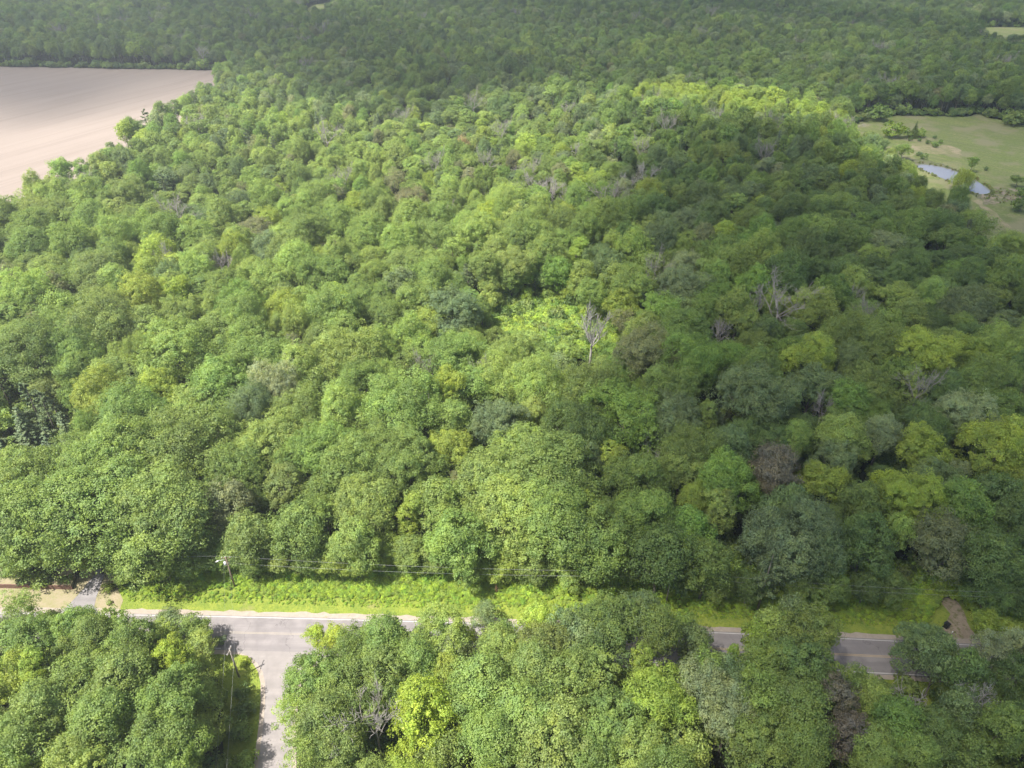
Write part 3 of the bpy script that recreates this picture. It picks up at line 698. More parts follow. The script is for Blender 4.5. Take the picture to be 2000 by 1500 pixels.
# the rest of the wood: spaced at random, crown against crown
cell = 16.0; grid = {}
def gadd(x, y, R): grid.setdefault((int(x//cell), int(y//cell)), []).append((x, y, R))
for q in allm: gadd(*q)
def gok(x, y, R, f):
    i, j = int(x//cell), int(y//cell)
    for a in (-1, 0, 1):
        for b in (-1, 0, 1):
            for (p, q, r) in grid.get((i+a, j+b), ()):
                m = f*(R+r)
                if (p-x)**2+(q-y)**2 < m*m: return False
    return True
def patch(x, y, s, ph): return math.sin(x/s+ph)*math.cos(y/(s*1.3)+ph*2)+math.sin((x+y)/(s*.7)+ph*3)*.6
hx = lambda y: 0.78*max(y, 0)+110
fill = []
def sds(x, y): return float(seg_dist(side_poly, np.array([x]), np.array([y]))[0]) if y < ry(x)-5 and x < 20 else 99
for stage, (n, rlo, rhi, f) in enumerate(((5000, 4.8, 7.2, .74), (80000, 3.2, 5.2, .74), (80000, 2.4, 3.5, .80))):
    ys = np.sqrt(rng.uniform(0, 1, n))*1480-20
    xs = rng.uniform(-1, 1, n)*np.array([hx(y) for y in ys])
    if stage == 0: ys = rng.uniform(-20, 300, n); xs = rng.uniform(-1, 1, n)*np.array([hx(y) for y in ys])
    Rs = rng.uniform(rlo, rhi, n)
    off = ys-ry(xs)                                     # metres north of the north edge line
    bad = inside(FIELD, xs, ys) | inside(PAST, xs, ys) | inside(GLADE, xs, ys) | inside(GLADE2, xs, ys) | inside(CLEAR, xs, ys) | inside(cor, xs, ys)
    bad |= inside(side_poly, xs, ys)
    edge = np.where(xs < -60, 9.0, 13.5)+Rs*0.9
    near = (np.abs(xs) < 250) & (off < edge) & (off > -RW-3.0-Rs*.6); bad |= near
    dl = P(112, 1100); bad |= (xs > dl[0]-40) & (xs < P(232, 1120)[0]+Rs) & (off > -RW-4) & (off < 13+Rs)
    bad |= (np.minimum(seg_dist(drv, xs, ys), seg_dist(side_poly, xs, ys)) < Rs*.75)
    bad |= (seg_dist(FIELD, xs, ys) < Rs*.7) | (seg_dist(PAST, xs, ys) < Rs*.7) | (seg_dist(trk, xs, ys) < Rs*.9)
    for x, y, R in zip(xs[~bad], ys[~bad], Rs[~bad]):
        if not gok(x, y, R, f): continue
        sdv = sds(x, y)
        H = (min(22.5, 11.5+1.15*R) if R > 3.6 else 8+R*1.7)*rng.uniform(.80, 1.15)*(1+.11*patch(x, y, 55, 2.0))
        if sdv < 15 and x < 0: H *= .62
        if y < ry(x)+22 and blocks(x, y, R, H): continue
        if (140 < y < 212 or 300 < y < 370) and blocks(x, y, R, H, OPEN2): continue
        gadd(x, y, R); fill.append((x, y, R, H))
print('fill trees', len(fill), 'manual', len(ind))

# colour of a fill tree: species patches, haze put into the far tints

def fill_colour(x, y):
    t = rng.random(); k = patch(x, y, 38, 1.0)
    if y > 450: codes, w = 'gbdklqopv', [.34, .17, .20, .08, .12, .008, .02, .05, .05]
    elif x > 40: codes, w = 'gldkbyqpv', [.36, .16, .18, .05, .09, .03, .012, .045, .10]
    else: codes, w = 'glyobvpkq', [.42, .30, .07, .06, .06, .05, .008, .02, .03]
    w = np.array(w); w[1] *= 1+1.6*max(0, k); w[2] *= 1+1.6*max(0, -k); w /= w.sum()
    return codes[rng.choice(len(codes), p=w)]
SUN_BAND = [P(1230, 150, 15), P(1430, 160, 15), P(1580, 185, 15), P(1670, 225, 15), P(1640, 240, 15), P(1500, 215, 15), P(1230, 195, 15)]
ft = []
for (x, y, R, H) in fill:
    c = fill_colour(x, y)
    if inside(SUN_BAND, np.array([x]), np.array([y]))[0]: c = 'y' if rng.random() < .6 else 'l'  # sunlight on these crowns is put into lighter leaf tints
    u, v, dep = proj(x, y, H*.7)
    ft.append([x, y, R, H, c, R*FPX/dep, -60 < u < 2060 and -40 < v < 1560])
room = 296-sum(1 for q in ind if q['name'] == 'broadleaf_tree')
order = sorted(range(len(ft)), key=lambda i: -(ft[i][5] if ft[i][6] else 0))
chosen = set(order[:max(0, room)])
for i in chosen:
    x, y, R, H, c = ft[i][:5]
    tall = R < 4.4 and rng.random() < .5
    key = ('T%d' % rng.integers(3)) if tall else pick(R, 0, 1)
    ind.append(dict(x=x, y=y, R=R, H=H, c=c, key=pick(R, 0, 1e9, R > 3.4 and 5 < y-ry(x) < 30) if not tall else 'T%d' % rng.integers(3), man=0, name='broadleaf_tree'))

have = {q['key'] for q in ind}
mids = [i for i in order if i not in chosen and 350 < ft[i][1] < 600]
for key in [k for k in PR if k[0] in 'MTSAFGL' and k not in have]:
    i = mids.pop(7); chosen.add(i); x, y, R, H, c = ft[i][:5]
    ind.append(dict(x=x, y=y, R=R, H=H, c=c, key=key, man=0, name='broadleaf_tree'))

# ------------------------------------------------------------------ labels that single out each tree
MARK = [('the bleached clearing tree', 1155, 660), ('the road junction', 560, 1290), ('the vivid yellow maple', 830, 1420), ('the driveway', 180, 1140),
        ('the darkest brown tree', 1513, 925), ('the streetlight pole', 455, 1120), ('the dirt track', 1870, 1210), ('the spruce clump', 80, 840),
        ('the fallen bare branches', 1297, 880), ('the slim grey pole', 1305, 1150), ('the far pasture corner', 1940, 440), ('the pond', 1860, 345),
        ('the field corner', 425, 140), ('the orange tinged tree', 580, 405), ('the dome shaped brown tree', 1265, 700), ('the olive brown verge tree', 1840, 1060),
        ('the bare yellow side tree', 735, 1430), ('the brown verge tree', 445, 985), ('the twin bare trees', 1840, 1370), ('the leaning bare tree', 325, 512)]
MP = [(n, *P(u, v, 12)) for n, u, v in MARK]
TG = [('the tan field', *P(60, 200)), ('the pond', *P(1860, 345)), ('the side road', *P(545, 1400)), ('the dirt track', *P(1870, 1200)), ('the far woods', 100, 1100)]
ORD = ['first', 'second', 'third', 'fourth', 'fifth', 'sixth', 'seventh', 'eighth', 'ninth', 'tenth', 'eleventh', 'twelfth', 'thirteenth', 'fourteenth', 'fifteenth', 'sixteenth',
       'seventeenth', 'eighteenth', 'nineteenth', 'twentieth']
bins = {}
SLK = [P(u, v, 12) for u, v in ((1155, 655), (735, 1425), (1775, 1365), (1905, 1385), (300, 842), (1297, 880), (325, 512), (440, 535), (1605, 800), (1665, 585), (1275, 545), (1195, 400), (1262, 345), (1250, 300), (1035, 345), (1055, 385), (1110, 390), (1075, 375), (925, 210), (395, 105), (1790, 775), (835, 740), (945, 745), (950, 330), (1490, 310), (345, 430))]
for q in ind:
    extra_dead = q['name'] == 'dead_tree' and min(math.hypot(q['x']-a, q['y']-b) for a, b in SLK) > 7.5
    if q['name'] != 'broadleaf_tree' and not extra_dead: continue
    n, mx_, my_ = min(MP, key=lambda m: (m[1]-q['x'])**2+(m[2]-q['y'])**2)
    dx, dy = q['x']-mx_, q['y']-my_; best = None
    for (tn, tx, ty) in TG:
        if tn == n or (n == 'the road junction' and tn == 'the side road'): continue
        ex, ey = tx-mx_, ty-my_; c = (dx*ex+dy*ey)/(math.hypot(dx, dy)*math.hypot(ex, ey)+1e-6)
        if best is None or c > best[0]: best = (c, tn)
    size = 'broad' if q['R'] > 6.2 else ('slim' if q['key'][0] in 'TG' else ('small' if q['R'] < 3.7 else 'medium'))
    q['look'] = 'pale leafless' if extra_dead else f"{size} {CNAME[q['c']]}"
    bins.setdefault((n, best[1], q['look']), []).append((math.hypot(dx, dy), id(q), q))
for (n, tn, lk), qs in bins.items():
    for i, (_, _, q) in enumerate(sorted(qs, key=lambda t: t[0])):
        rank = ORD[min(i, 19)]
        q['label'] = (f"{lk} tree nearest {n} toward {tn}" if i == 0 else f"{lk} tree, {rank} such from {n} toward {tn}")
SL_ = {(1155, 660): 'bleached bare dead tree standing at the edge of the bright woodland clearing', (735, 1425): 'bare grey tree beside the vivid yellow maple',
       (1775, 1365): 'wide bare dead tree below the road, the larger of the twin bare trees', (1905, 1385): 'bare tree with a forked pale trunk among dark crowns near the pale silvery tree',
       (300, 842): 'tangle of bare pale branches sunk in the broad green oak crowns', (1297, 880): 'fallen looking bare branches lying over crowns beside the grey green tree',
       (325, 512): 'fan shaped bare dead tree near the spruce, above the streetlight pole', (440, 535): 'thin bare curved snag beside the fan shaped dead tree',
       (1605, 800): 'small forked bare tree beside a rich green crown', (1665, 585): 'small pale bare tree among dark crowns beyond the brown dome', (1275, 545): 'bare grey tree behind the clearing on its shaded side',
       (1195, 400): 'tall bare tree with long pale trunk beyond the clearing', (1262, 345): 'wide bare grey tree beyond the tall pale trunk', (1250, 300): 'slender bare grey tree beside the dull pine',
       (1035, 345): 'thin bare tree with white trunk in the lit wood', (1055, 385): 'purple grey leafless tree, largest of three together', (1110, 390): 'purple grey leafless tree on the pond side of three together',
       (1075, 375): 'purple grey leafless tree in the middle of three together', (925, 210): 'small leafless tree at the sunlit edge of the far shade', (395, 105): 'white limbed bare tree at the far edge of the tan field',
       (1790, 775): 'bare tree beneath the leaning yellow green crowns', (835, 740): 'small twiggy leafless tree among light green crowns', (945, 745): 'narrow twiggy leafless tree between light green crowns',
       (950, 330): 'narrow bare snag deep in the lit wood', (1490, 310): 'small bare tree in the shaded wood before the lit ridge', (345, 430): 'grey leafless tree near the tan field edge',
       (580, 405): 'orange tinged thin crowned tree in the sunlit wood', (905, 285): 'smaller orange tinged tree toward the far shade', (45, 830): 'spruce with pale dead branches at the frame edge',
       (90, 800): 'grey green pine towering over the spruce clump', (100, 870): 'dark spruce in the middle of the conifer clump', (130, 840): 'short spruce on the shaded edge of the conifer clump',
       (20, 890): 'grey pine below the conifer clump', (60, 780): 'brownish pine at the far edge of the conifer clump', (1480, 1050): 'dull pine mixed into the large grey green verge crown',
       (320, 365): 'tiered pine near the tan field with dead lower boughs', (355, 510): 'dark spruce beside the fan shaped dead tree', (1200, 300): 'flat boughed pine deep in the wood',
       (1660, 445): 'dark pine beside the rich green round crown', (1500, 1120): 'drooping grey pine over the shaded verge', (1885, 455): 'feathery pine at the pasture path'}
SLV = [(P(u, v, 12), t) for (u, v), t in SL_.items()]
used_l = set()
print('dead auto', sum(1 for q in ind if q['name'] == 'dead_tree' and 'label' in q), sum(1 for q in ind if q['name'] != 'broadleaf_tree' and 'label' not in q), len(SL_))
for q in ind:
    if 'label' in q: continue
    cand = sorted(SLV, key=lambda s: (s[0][0]-q['x'])**2+(s[0][1]-q['y'])**2)
    for c in cand:
        if c[1] not in used_l: q['label'] = c[1]; used_l.add(c[1]); break
GRP = {'broadleaf_tree': 'broadleaf trees of the wood', 'dead_tree': 'leafless dead trees in the wood', 'pine_tree': 'pines in the wood', 'spruce_tree': 'spruces in the wood', 'brown_tree': 'orange brown trees in the wood'}
TUSED = {}
for q in ind:
    e = place(q['key'], q['x'], q['y'], q['R'], q['H'], q['c'] if q['c'] in TINT else 'k', q['name'])
    tag(e, q['label'], 'tree', GRP[q['name']])

# shrubs of the pasture, the pond's willow and the verge
def shrub(u, v, d, c, key, label, name='shrub', hf=None):
    R = 2
    for _ in range(3):
        H = hf(R) if hf else 1.3*R; x, y = P(u, v, H*.5); R = d/2*proj(x, y, H*.5)[2]/FPX
    e = place(key, x, y, R, H, c, name); tag(e, label, 'tree' if name.endswith('tree') else 'shrub', None if name.endswith('tree') else 'shrubs out in the open'); return e
shrub(1877, 353, 40, 'y', 'W0', 'round yellowish willow leaning over the pond', 'willow_tree', lambda R: 10.5)
for (u, v, d, c, key, lab, nm, hf) in (
    (1787, 253, 18, 'g', 'C1', 'pointed evergreen standing in the meadow', 'spruce_tree', lambda R: 10.0),
    (1898, 322, 20, 'v', 'S1', 'upright green tree on the far bank of the pond', 'broadleaf_tree', lambda R: 8.0),
    (1762, 297, 32, 'g', 'S0', 'round green tree on the meadow at the wood edge', 'broadleaf_tree', lambda R: 9.0),
    (1988, 355, 26, 'g', 'S2', 'round green tree on the meadow beyond the pond', 'broadleaf_tree', lambda R: 6.0)):
    R = 2
    for _ in range(3):
        H = hf(R); x, y = P(u, v, H*.5); R = d/2*proj(x, y, H*.5)[2]/FPX
    tag(place(key, x, y, R, H, c, nm), lab, 'tree', None)
for (u, v, d, c, key, lab) in (
    (1748, 256, 44, 'y', 'B0', 'wide leafy yellow green shrub clump in the meadow'), (1778, 262, 22, 'g', 'B1', 'shrub at the foot of the pointed evergreen, pond side'),
    (1800, 260, 26, 'l', 'B0', 'pale shrub beside the pointed evergreen'), (1718, 283, 26, 'k', 'B0', 'grey round shrub at the wood edge of the meadow'),
    (1685, 228, 20, 'p', 'B1', 'pale cream shrub at the far meadow edge'), (1660, 230, 22, 'l', 'B0', 'light shrub beside the pale cream shrub'),
    (1718, 222, 46, 'g', 'B0', 'long low shrub at the far meadow edge'), (1985, 232, 44, 'g', 'B0', 'dark rounded shrub at the far meadow corner'),
    (1803, 306, 14, 'g', 'B1', 'small shrub above the pond, larger of two'), (1795, 300, 12, 'k', 'B0', 'small shrub above the pond, smaller of two'),
    (1927, 330, 10, 'd', 'B1', 'small dark shrub in the meadow beyond the pond'), (1777, 272, 9, 'd', 'B1', 'tiny bush nearest the evergreen in the dry patch'),
    (1797, 273, 9, 'd', 'B0', 'tiny dark bush in the dry patch, second from the evergreen'), (1811, 278, 10, 'd', 'B1', 'tiny dark bush beside reddish dry grass'),
    (1825, 268, 9, 'd', 'B0', 'tiny dark bush at the mown meadow line'), (1836, 277, 9, 'g', 'B1', 'tiny green bush at the mown meadow line'),
    (1828, 282, 16, 'g', 'B0', 'low green bush in the middle of the dry patch'), (1995, 375, 26, 'g', 'B0', 'green bush beyond the marsh'),
    (1990, 400, 40, 'g', 'B1', 'broad low green bush beside the marsh'), (1860, 236, 0, 'g', 'B1', '')):
    if d: shrub(u, v, d, c, key, lab)
for (u, v, d, c, key, lab) in (
    (45, 1128, 36, 'k', 'B0', 'dark shrub behind the low timber wall at the frame edge'), (85, 1130, 52, 'l', 'B0', 'round light shrub hanging over the low timber wall'),
    (130, 1132, 26, 'o', 'B1', 'small shrub at the driveway end of the timber wall'), (213, 1150, 24, 'y', 'B0', 'leafy shrub on the wood side of the driveway'),
    (215, 1177, 12, 'l', 'B1', 'tiny round shrub on the dry lawn by the driveway'), (480, 1288, 22, 'Y', 'B0', 'bright yellow shrub at the corner of the side road'),
    (478, 1385, 44, 'd', 'B0', 'dark shrub beside the side road under the wires'), (470, 1350, 30, 'd', 'B1', 'shaded shrub behind the grey pole by the side road'),
    (465, 1430, 50, 'g', 'B0', 'leafy shrub under the wires farther down the side road'), (480, 1480, 44, 'l', 'B0', 'light green shrub under the wires nearest the camera'),
    (431, 1250, 22, 'k', 'B1', 'grey shrub tip beside the main road edge')):
    shrub(u, v, d, c, key, lab)

# ------------------------------------------------------------------ stuff: far wood, undergrowth, roadside brush
def scatter(name, pts, rot, scl, tints, kinds, keys, label, cat):
    """one object whose points carry whole plants"""
    me = bpy.data.meshes.new(name); n = len(pts); me.vertices.add(n)
    me.vertices.foreach_set('co', np.asarray(pts, np.float32).ravel())
    for an, ty, arr, prop in (('rot', 'FLOAT', rot, 'value'), ('scl', 'FLOAT_VECTOR', scl, 'vector'), ('tint', 'FLOAT_VECTOR', tints, 'vector'), ('kind_id', 'INT', kinds, 'value')):
        a = me.attributes.new(an, ty, 'POINT'); a.data.foreach_set(prop, np.asarray(arr, np.int32 if ty == 'INT' else np.float32).ravel())
    o = link(name, me)
    ng = bpy.data.node_groups.new(name, 'GeometryNodeTree')
    ng.interface.new_socket('Geometry', in_out='INPUT', socket_type='NodeSocketGeometry'); ng.interface.new_socket('Geometry', in_out='OUTPUT', socket_type='NodeSocketGeometry')
    N, L = ng.nodes, ng.links; gi = N.new('NodeGroupInput'); go = N.new('NodeGroupOutput'); jn = N.new('GeometryNodeJoinGeometry')
    def attr(nm, ty):
        a = N.new('GeometryNodeInputNamedAttribute'); a.data_type = ty; a.inputs[0].default_value = nm; return a
    aR, aS, aK = attr('rot', 'FLOAT'), attr('scl', 'FLOAT_VECTOR'), attr('kind_id', 'INT')
    cx = N.new('ShaderNodeCombineXYZ'); L.new(aR.outputs[0], cx.inputs[2])
    e2r = N.new('FunctionNodeEulerToRotation'); L.new(cx.outputs[0], e2r.inputs[0])
    for i, key in enumerate(keys):
        j2 = N.new('GeometryNodeJoinGeometry')
        for pn, _ in PR[key][0]:
            oi = N.new('GeometryNodeObjectInfo'); oi.transform_space = 'ORIGINAL'; oi.inputs['As Instance'].default_value = False
            oi.inputs[0].default_value = first_use[(key, pn)]; L.new(oi.outputs['Geometry'], j2.inputs[0])
        cmp_ = N.new('FunctionNodeCompare'); cmp_.data_type = 'INT'; cmp_.operation = 'EQUAL'
        L.new(aK.outputs[0], cmp_.inputs[2]); cmp_.inputs[3].default_value = i
        ip = N.new('GeometryNodeInstanceOnPoints'); L.new(gi.outputs[0], ip.inputs['Points']); L.new(cmp_.outputs[0], ip.inputs['Selection'])
        L.new(j2.outputs[0], ip.inputs['Instance']); L.new(e2r.outputs[0], ip.inputs['Rotation']); L.new(aS.outputs[0], ip.inputs['Scale'])
        L.new(ip.outputs[0], jn.inputs[0])
    L.new(jn.outputs[0], go.inputs[0])
    md = o.modifiers.new('scatter', 'NODES'); md.node_group = ng
    return tag(o, label, cat, kind='stuff')

def tints_of(codes, jit=.12):
    t = np.array([TINT[c] for c in codes]); return t*rng.uniform(.96, 1.04, t.shape)*rng.uniform(1-jit, 1+jit, (len(t), 1))

rest = [ft[i] for i in range(len(ft)) if i not in chosen]
nearT = [q for q in rest if q[1] < 380]; farT = [q for q in rest if q[1] >= 380]
def wood(name, lst, keysets, label):
    keys = sorted({k for ks, _ in keysets for k in ks}); P_, Rt, Sc, Cc, K = [], [], [], [], []
    ws = np.array([w for _, w in keysets]); ws = ws/ws.sum()
    for (x, y, R, H, c, *_r) in lst:
        ks = keysets[rng.choice(len(keysets), p=ws)][0]
        if R > 5.7 and name == 'wood': ks = ['L0', 'L1', 'L2', 'L3']
        key = ks[rng.integers(len(ks))]; _, R0, H0, _c = PR[key]
        if key[0] in 'CP': c = 'k' if rng.random() < .6 else 'd'
        P_.append((x, y, 0)); Rt.append(rng.uniform(0, 6.28)); Sc.append((R/R0*1.04, R/R0*1.04, H/H0)); Cc.append(c); K.append(keys.index(key))
    return scatter(name, P_, Rt, Sc, tints_of(Cc), K, keys, label, 'wood')
wood('wood', nearT, [(['M0', 'M1', 'M2', 'M3', 'M4', 'M5', 'L0', 'L1', 'L2', 'L3'], .66), (['T0', 'T1', 'T2'], .12), (['S0', 'S1', 'S2'], .12), (['A0', 'A1'], .07), (['C1', 'P0'], .025), (['D2'], .005)],
     'mixed green wood of smaller and half hidden crowns around the single trees')
wood('far_wood', farT, [(['F0', 'F1', 'F2', 'F3'], .68), (['G0', 'G1'], .22), (['C1'], .035), (['P0'], .04), (['D2'], .008)],
     'dense hazy green woodland stretching away to the horizon beyond the field and the pasture')

def in_view(x, y, mu=80):
    u, v, d = proj(x, y, 2); return -mu < u < 2000+mu and -mu < v < 1500+mu
pts = []
for _ in range(14000):
    x = rng.uniform(-230, 260); y = rng.uniform(45, 330); pts.append((x, y))
A = np.array(pts); off = A[:, 1]-ry(A[:, 0])
ok = ~(inside(FIELD, A[:, 0], A[:, 1]) | inside(PAST, A[:, 0], A[:, 1]) | inside(cor, A[:, 0], A[:, 1]) | inside(gp, A[:, 0], A[:, 1]) | inside(trk, A[:, 0], A[:, 1]))
ok &= ~((off > -RW-4) & (off < 14.5)); ok &= ~((A[:, 0] < P(232, 1120)[0]) & (off > -3) & (off < 30))
A = A[ok & np.array([in_view(x, y) for x, y in A])]
n = len(A); sc = rng.uniform(.7, 2.0, n)
scatter('undergrowth', np.c_[A, np.zeros(n)], rng.uniform(0, 6.28, n), np.c_[sc, sc, sc*rng.uniform(.8, 1.4, n)], tints_of([('gdlo'[rng.integers(4)]) for _ in range(n)], .2),
        rng.integers(0, 2, n), ['B0', 'B1'], 'leafy undergrowth covering the floor of the wood between the trunks', 'undergrowth')
# bright brush along the verge, in front of the wood
ptrk = [P(1798, 1262), P(1828, 1168), P(1880, 1168), P(1935, 1265)]
q = []
for _ in range(15000):
    x = rng.uniform(-92, 190); o_ = rng.uniform(4.6, 16.5)
    if o_ < 4.9+1.2*math.sin(x*.13)*math.cos(x*.05)+.9 and rng.random() < .93: continue
    y = float(ry(x, o_)); u, v, _d = proj(x, y, 0)
    if not in_view(x, y) or inside(trk, np.array([x]), np.array([y]))[0] or inside([P(1798, 1262), P(1828, 1168), P(1880, 1168), P(1935, 1265)], np.array([x]), np.array([y]))[0]: continue
    if u < 244+ (1195-v)*(-0.15): continue
    q.append((x, y, o_))
for _ in range(2600):
    x = rng.uniform(-90, 190); o_ = rng.uniform(3.4, 6.0); y = float(ry(x, o_)); u, v, _d = proj(x, y, 0)
    if in_view(x, y) and u > 250 and not inside(ptrk, np.array([x]), np.array([y]))[0]: q.append((x, y, o_))
q = np.array(q); n = len(q); sc = np.interp(q[:, 2], [1.6, 4.5, 8, 12, 16], [.05, .20, .46, .80, 1.4])*rng.uniform(.7, 1.25, n)
scatter('roadside_brush', np.c_[q[:, :2], np.zeros(n)], rng.uniform(0, 6.28, n), np.c_[sc, sc, sc*rng.uniform(.7, 1.1, n)],
        tints_of(['yylyvo'[rng.integers(6)] for _ in range(n)], .15)*np.array([1.22, 1.25, .9]), rng.integers(0, 2, n), ['B0', 'B1'], 'bright yellow green brush and weeds along the verge between the road and the wood', 'brush')
# shrubs that close the woodland clearing
q = []
for _ in range(5200):
    u, v = rng.uniform(940, 1230), rng.uniform(560, 715); x, y = P(u, v)
    if inside(CLEAR, np.array([x]), np.array([y]))[0]: q.append((x, y))
q = np.array(q); n = len(q); sc = rng.uniform(.45, 1.3, n)
scatter('clearing_brush', np.c_[q, np.zeros(n)], rng.uniform(0, 6.28, n), np.c_[sc, sc, sc*rng.uniform(.9, 1.5, n)],
        tints_of(['yylv'[rng.integers(4)] for _ in range(n)], .15)*1.22, rng.integers(0, 2, n), ['B0', 'B1'], 'bright yellow green saplings and brush filling the woodland clearing', 'brush')

q = []
def edge_run(pts, n, w0, w1, sg):
    for a, b in zip(pts[:-1], pts[1:]):
        L_ = math.hypot(b[0]-a[0], b[1]-a[1]); nx_, ny_ = -(b[1]-a[1])/L_, (b[0]-a[0])/L_
        for _ in range(int(L_*n)):
            t_ = rng.random(); k_ = rng.uniform(w0, w1)*sg; q.append((a[0]+(b[0]-a[0])*t_+nx_*k_, a[1]+(b[1]-a[1])*t_+ny_*k_))
edge_run([P(-60, 129), P(0, 130), P(447, 138)], .9, -1, 7, 1)
edge_run([P(1640, 243), P(1660, 242), P(1700, 231), P(1760, 225), P(1890, 228), P(1912, 221), P(1935, 230), P(2000, 244), P(2100, 258)], .9, -1, 6, 1)
edge_run([P(1898, 53), P(2100, 54)], .5, 0, 8, 1)
edge_run([p for p in FIELD[3:13]], .35, -1, 5, 1)
q = np.array(q); n = len(q); sc = rng.uniform(.6, 2.1, n)*np.where(rng.random(n) < .2, 1.6, 1.0)
scatter('edge_brush', np.c_[q, np.zeros(n)], rng.uniform(0, 6.28, n), np.c_[sc, sc, sc*rng.uniform(.8, 1.2, n)], tints_of(['gbldo'[rng.integers(5)] for _ in range(n)], .2),
        rng.integers(0, 2, n), ['B0', 'B1'], 'low brush and weeds along the margins of the tan field and the meadow', 'brush')

q = []
edge_run([P(u, v) for u, v in pond+pond[:1]], 2.2, -2.4, 2.4, 1); edge_run([P(u, v) for u, v in ((1905, 384), (1950, 374), (1990, 380), (1945, 396))], 1.6, -5, 5, 1)
q = np.array(q); q = q[~inside([P(u, v) for u, v in pond], q[:, 0], q[:, 1])]; n = len(q); sc = rng.uniform(.15, .42, n)
scatter('reeds', np.c_[q, np.zeros(n)], rng.uniform(0, 6.28, n), np.c_[sc, sc, sc*1.5], tints_of(['qqokg'[rng.integers(5)] for _ in range(n)], .2)*np.array([1.25, 1.1, 1.2]),
        rng.integers(0, 2, n), ['B0', 'B1'], 'brownish reeds and rushes fringing the pond and the marsh', 'reeds')

# ------------------------------------------------------------------ poles, wires and small things
def part(name, tb, mat, root, smooth=True):
    o = link(name, tb.mesh(name, mat, smooth), root); return o
def pole(name_label, u0, v0, H, mat, arm=True, lamp=False, az=0.0):
    x, y = P(u0, v0)
    e = bpy.data.objects.new('utility_pole', None); COL.objects.link(e); e.location = (x, y, 0); e.rotation_euler = (0, 0, az)
    tag(e, name_label, 'utility pole', 'utility poles along the roads')
    t = Tubes(); t.tube([(0, 0, -.3), (0, 0, H*.5), (0, 0, H)], [.17, .15, .12], 10); part('pole_shaft', t, mat, e)
    if arm:
        t = Tubes(); t.box((0, .14, H-.45), (2.0, .10, .12)); part('crossarm', t, mat, e, False)
        for dx in (-.85, 0.0, .85):
            t = Tubes(); z = H-.38 if dx else H
            t.tube([(dx, .14 if dx else 0, z), (dx, .14 if dx else 0, z+.08), (dx, .14 if dx else 0, z+.2)], [.05, .09, .05], 8); part('insulator', t, M['porcelain'], e)
    if lamp:
        t = Tubes(); t.tube([(-.42, -.08, H-2.3), (-.42, -.08, H-1.4)], [.25, .25], 12); part('transformer', t, M['metal'], e)
        t = Tubes(); t.tube([(0, 0, H-.9), (-.6, -.3, H-.5), (-1.3, -.6, H-.45)], [.035, .03, .03], 6); b_ = part('lamp_arm', t, M['metal'], e)
        t = Tubes(); t.tube([(-1.2, -.55, H-.45), (-1.45, -.68, H-.47), (-1.8, -.85, H-.5)], [.10, .17, .08], 8); l_ = link('lamp_head', t.mesh('lamp_head', M['porcelain']), b_)
    return x, y, H
p1 = pole('brown utility pole with lamp and transformer standing in the bright verge brush', 460, 1150, 9.6, M['pole'], True, True, .03)
p2 = pole('slim grey utility pole at the shaded edge of the wood', 1301, 1178, 9.3, M['grey_pole'], True, False, 0)
p3 = pole('grey utility pole in the grass beside the side road', 467, 1322, 8.2, M['grey_pole'], True, False, 1.5)
def wire(a, b, sag, label, r=.018):
    t = Tubes(); n = 24
    t.tube([(a[0]+(b[0]-a[0])*i/n, a[1]+(b[1]-a[1])*i/n, a[2]+(b[2]-a[2])*i/n-sag*4*(i/n)*(1-i/n)) for i in range(n+1)], [r]*(n+1), 5)
    o = link('power_line', t.mesh('power_line', M['wire'])); tag(o, label, 'power line', 'overhead power lines')
L0 = (p1[0]-120, p1[1]+2.5); R0_ = (p2[0]+78, p2[1]-5.5)
wire((p1[0], p1[1], p1[2]+.2), (p2[0], p2[1], p2[2]+.2), 1.1, 'upper wire between the streetlight pole and the slim grey pole', .014)
wire((p1[0], p1[1]-.15, p1[2]-1.6), (p2[0], p2[1]-.15, p2[2]-1.0), 1.2, 'lower wire between the streetlight pole and the slim grey pole', .014)
wire((p1[0], p1[1], p1[2]+.2), (*L0, p1[2]+.6), 1.0, 'single wire running from the streetlight pole past the driveway', .012)
wire((p2[0], p2[1], p2[2]+.2), (*R0_, p2[2]), 1.2, 'upper wire running from the slim grey pole past the dirt track', .012)
wire((p2[0], p2[1]-.15, p2[2]-1.0), (*R0_[:1], R0_[1]-.15, p2[2]-1.2), 1.2, 'lower wire running from the slim grey pole past the dirt track', .012)
E3 = P(470, 1780)
for dx, lb in ((-.85, 'wood side'), (.85, 'road side')):
    wire((p3[0]+dx, p3[1], p3[2]-.2), (E3[0]-1+dx, E3[1]-6, p3[2]-.2), .8, f'wire along the side road on the {lb} of the grey pole', .012)
    wire((p3[0]+dx, p3[1], p3[2]-.2), (p1[0]+dx*.6, p1[1], p1[2]-.4), .7, f'wire crossing the main road on the {lb} of the grey pole', .007)

# low timber wall beside the driveway
wa, wb = P(-60, 1147), P(143, 1151)
t = Tubes()
ln = math.hypot(wb[0]-wa[0], wb[1]-wa[1]); az = math.atan2(wb[1]-wa[1], wb[0]-wa[0])
for i in range(5): t.box(((wa[0]+wb[0])/2, (wa[1]+wb[1])/2, .13+i*.225), (ln-(i % 2)*.12, .24-.01*i, .215), az)
w = link('timber_wall', t.mesh('timber_wall', M['timber'], False)); tag(w, 'low brown timber retaining wall along the dry lawn by the driveway', 'retaining wall')
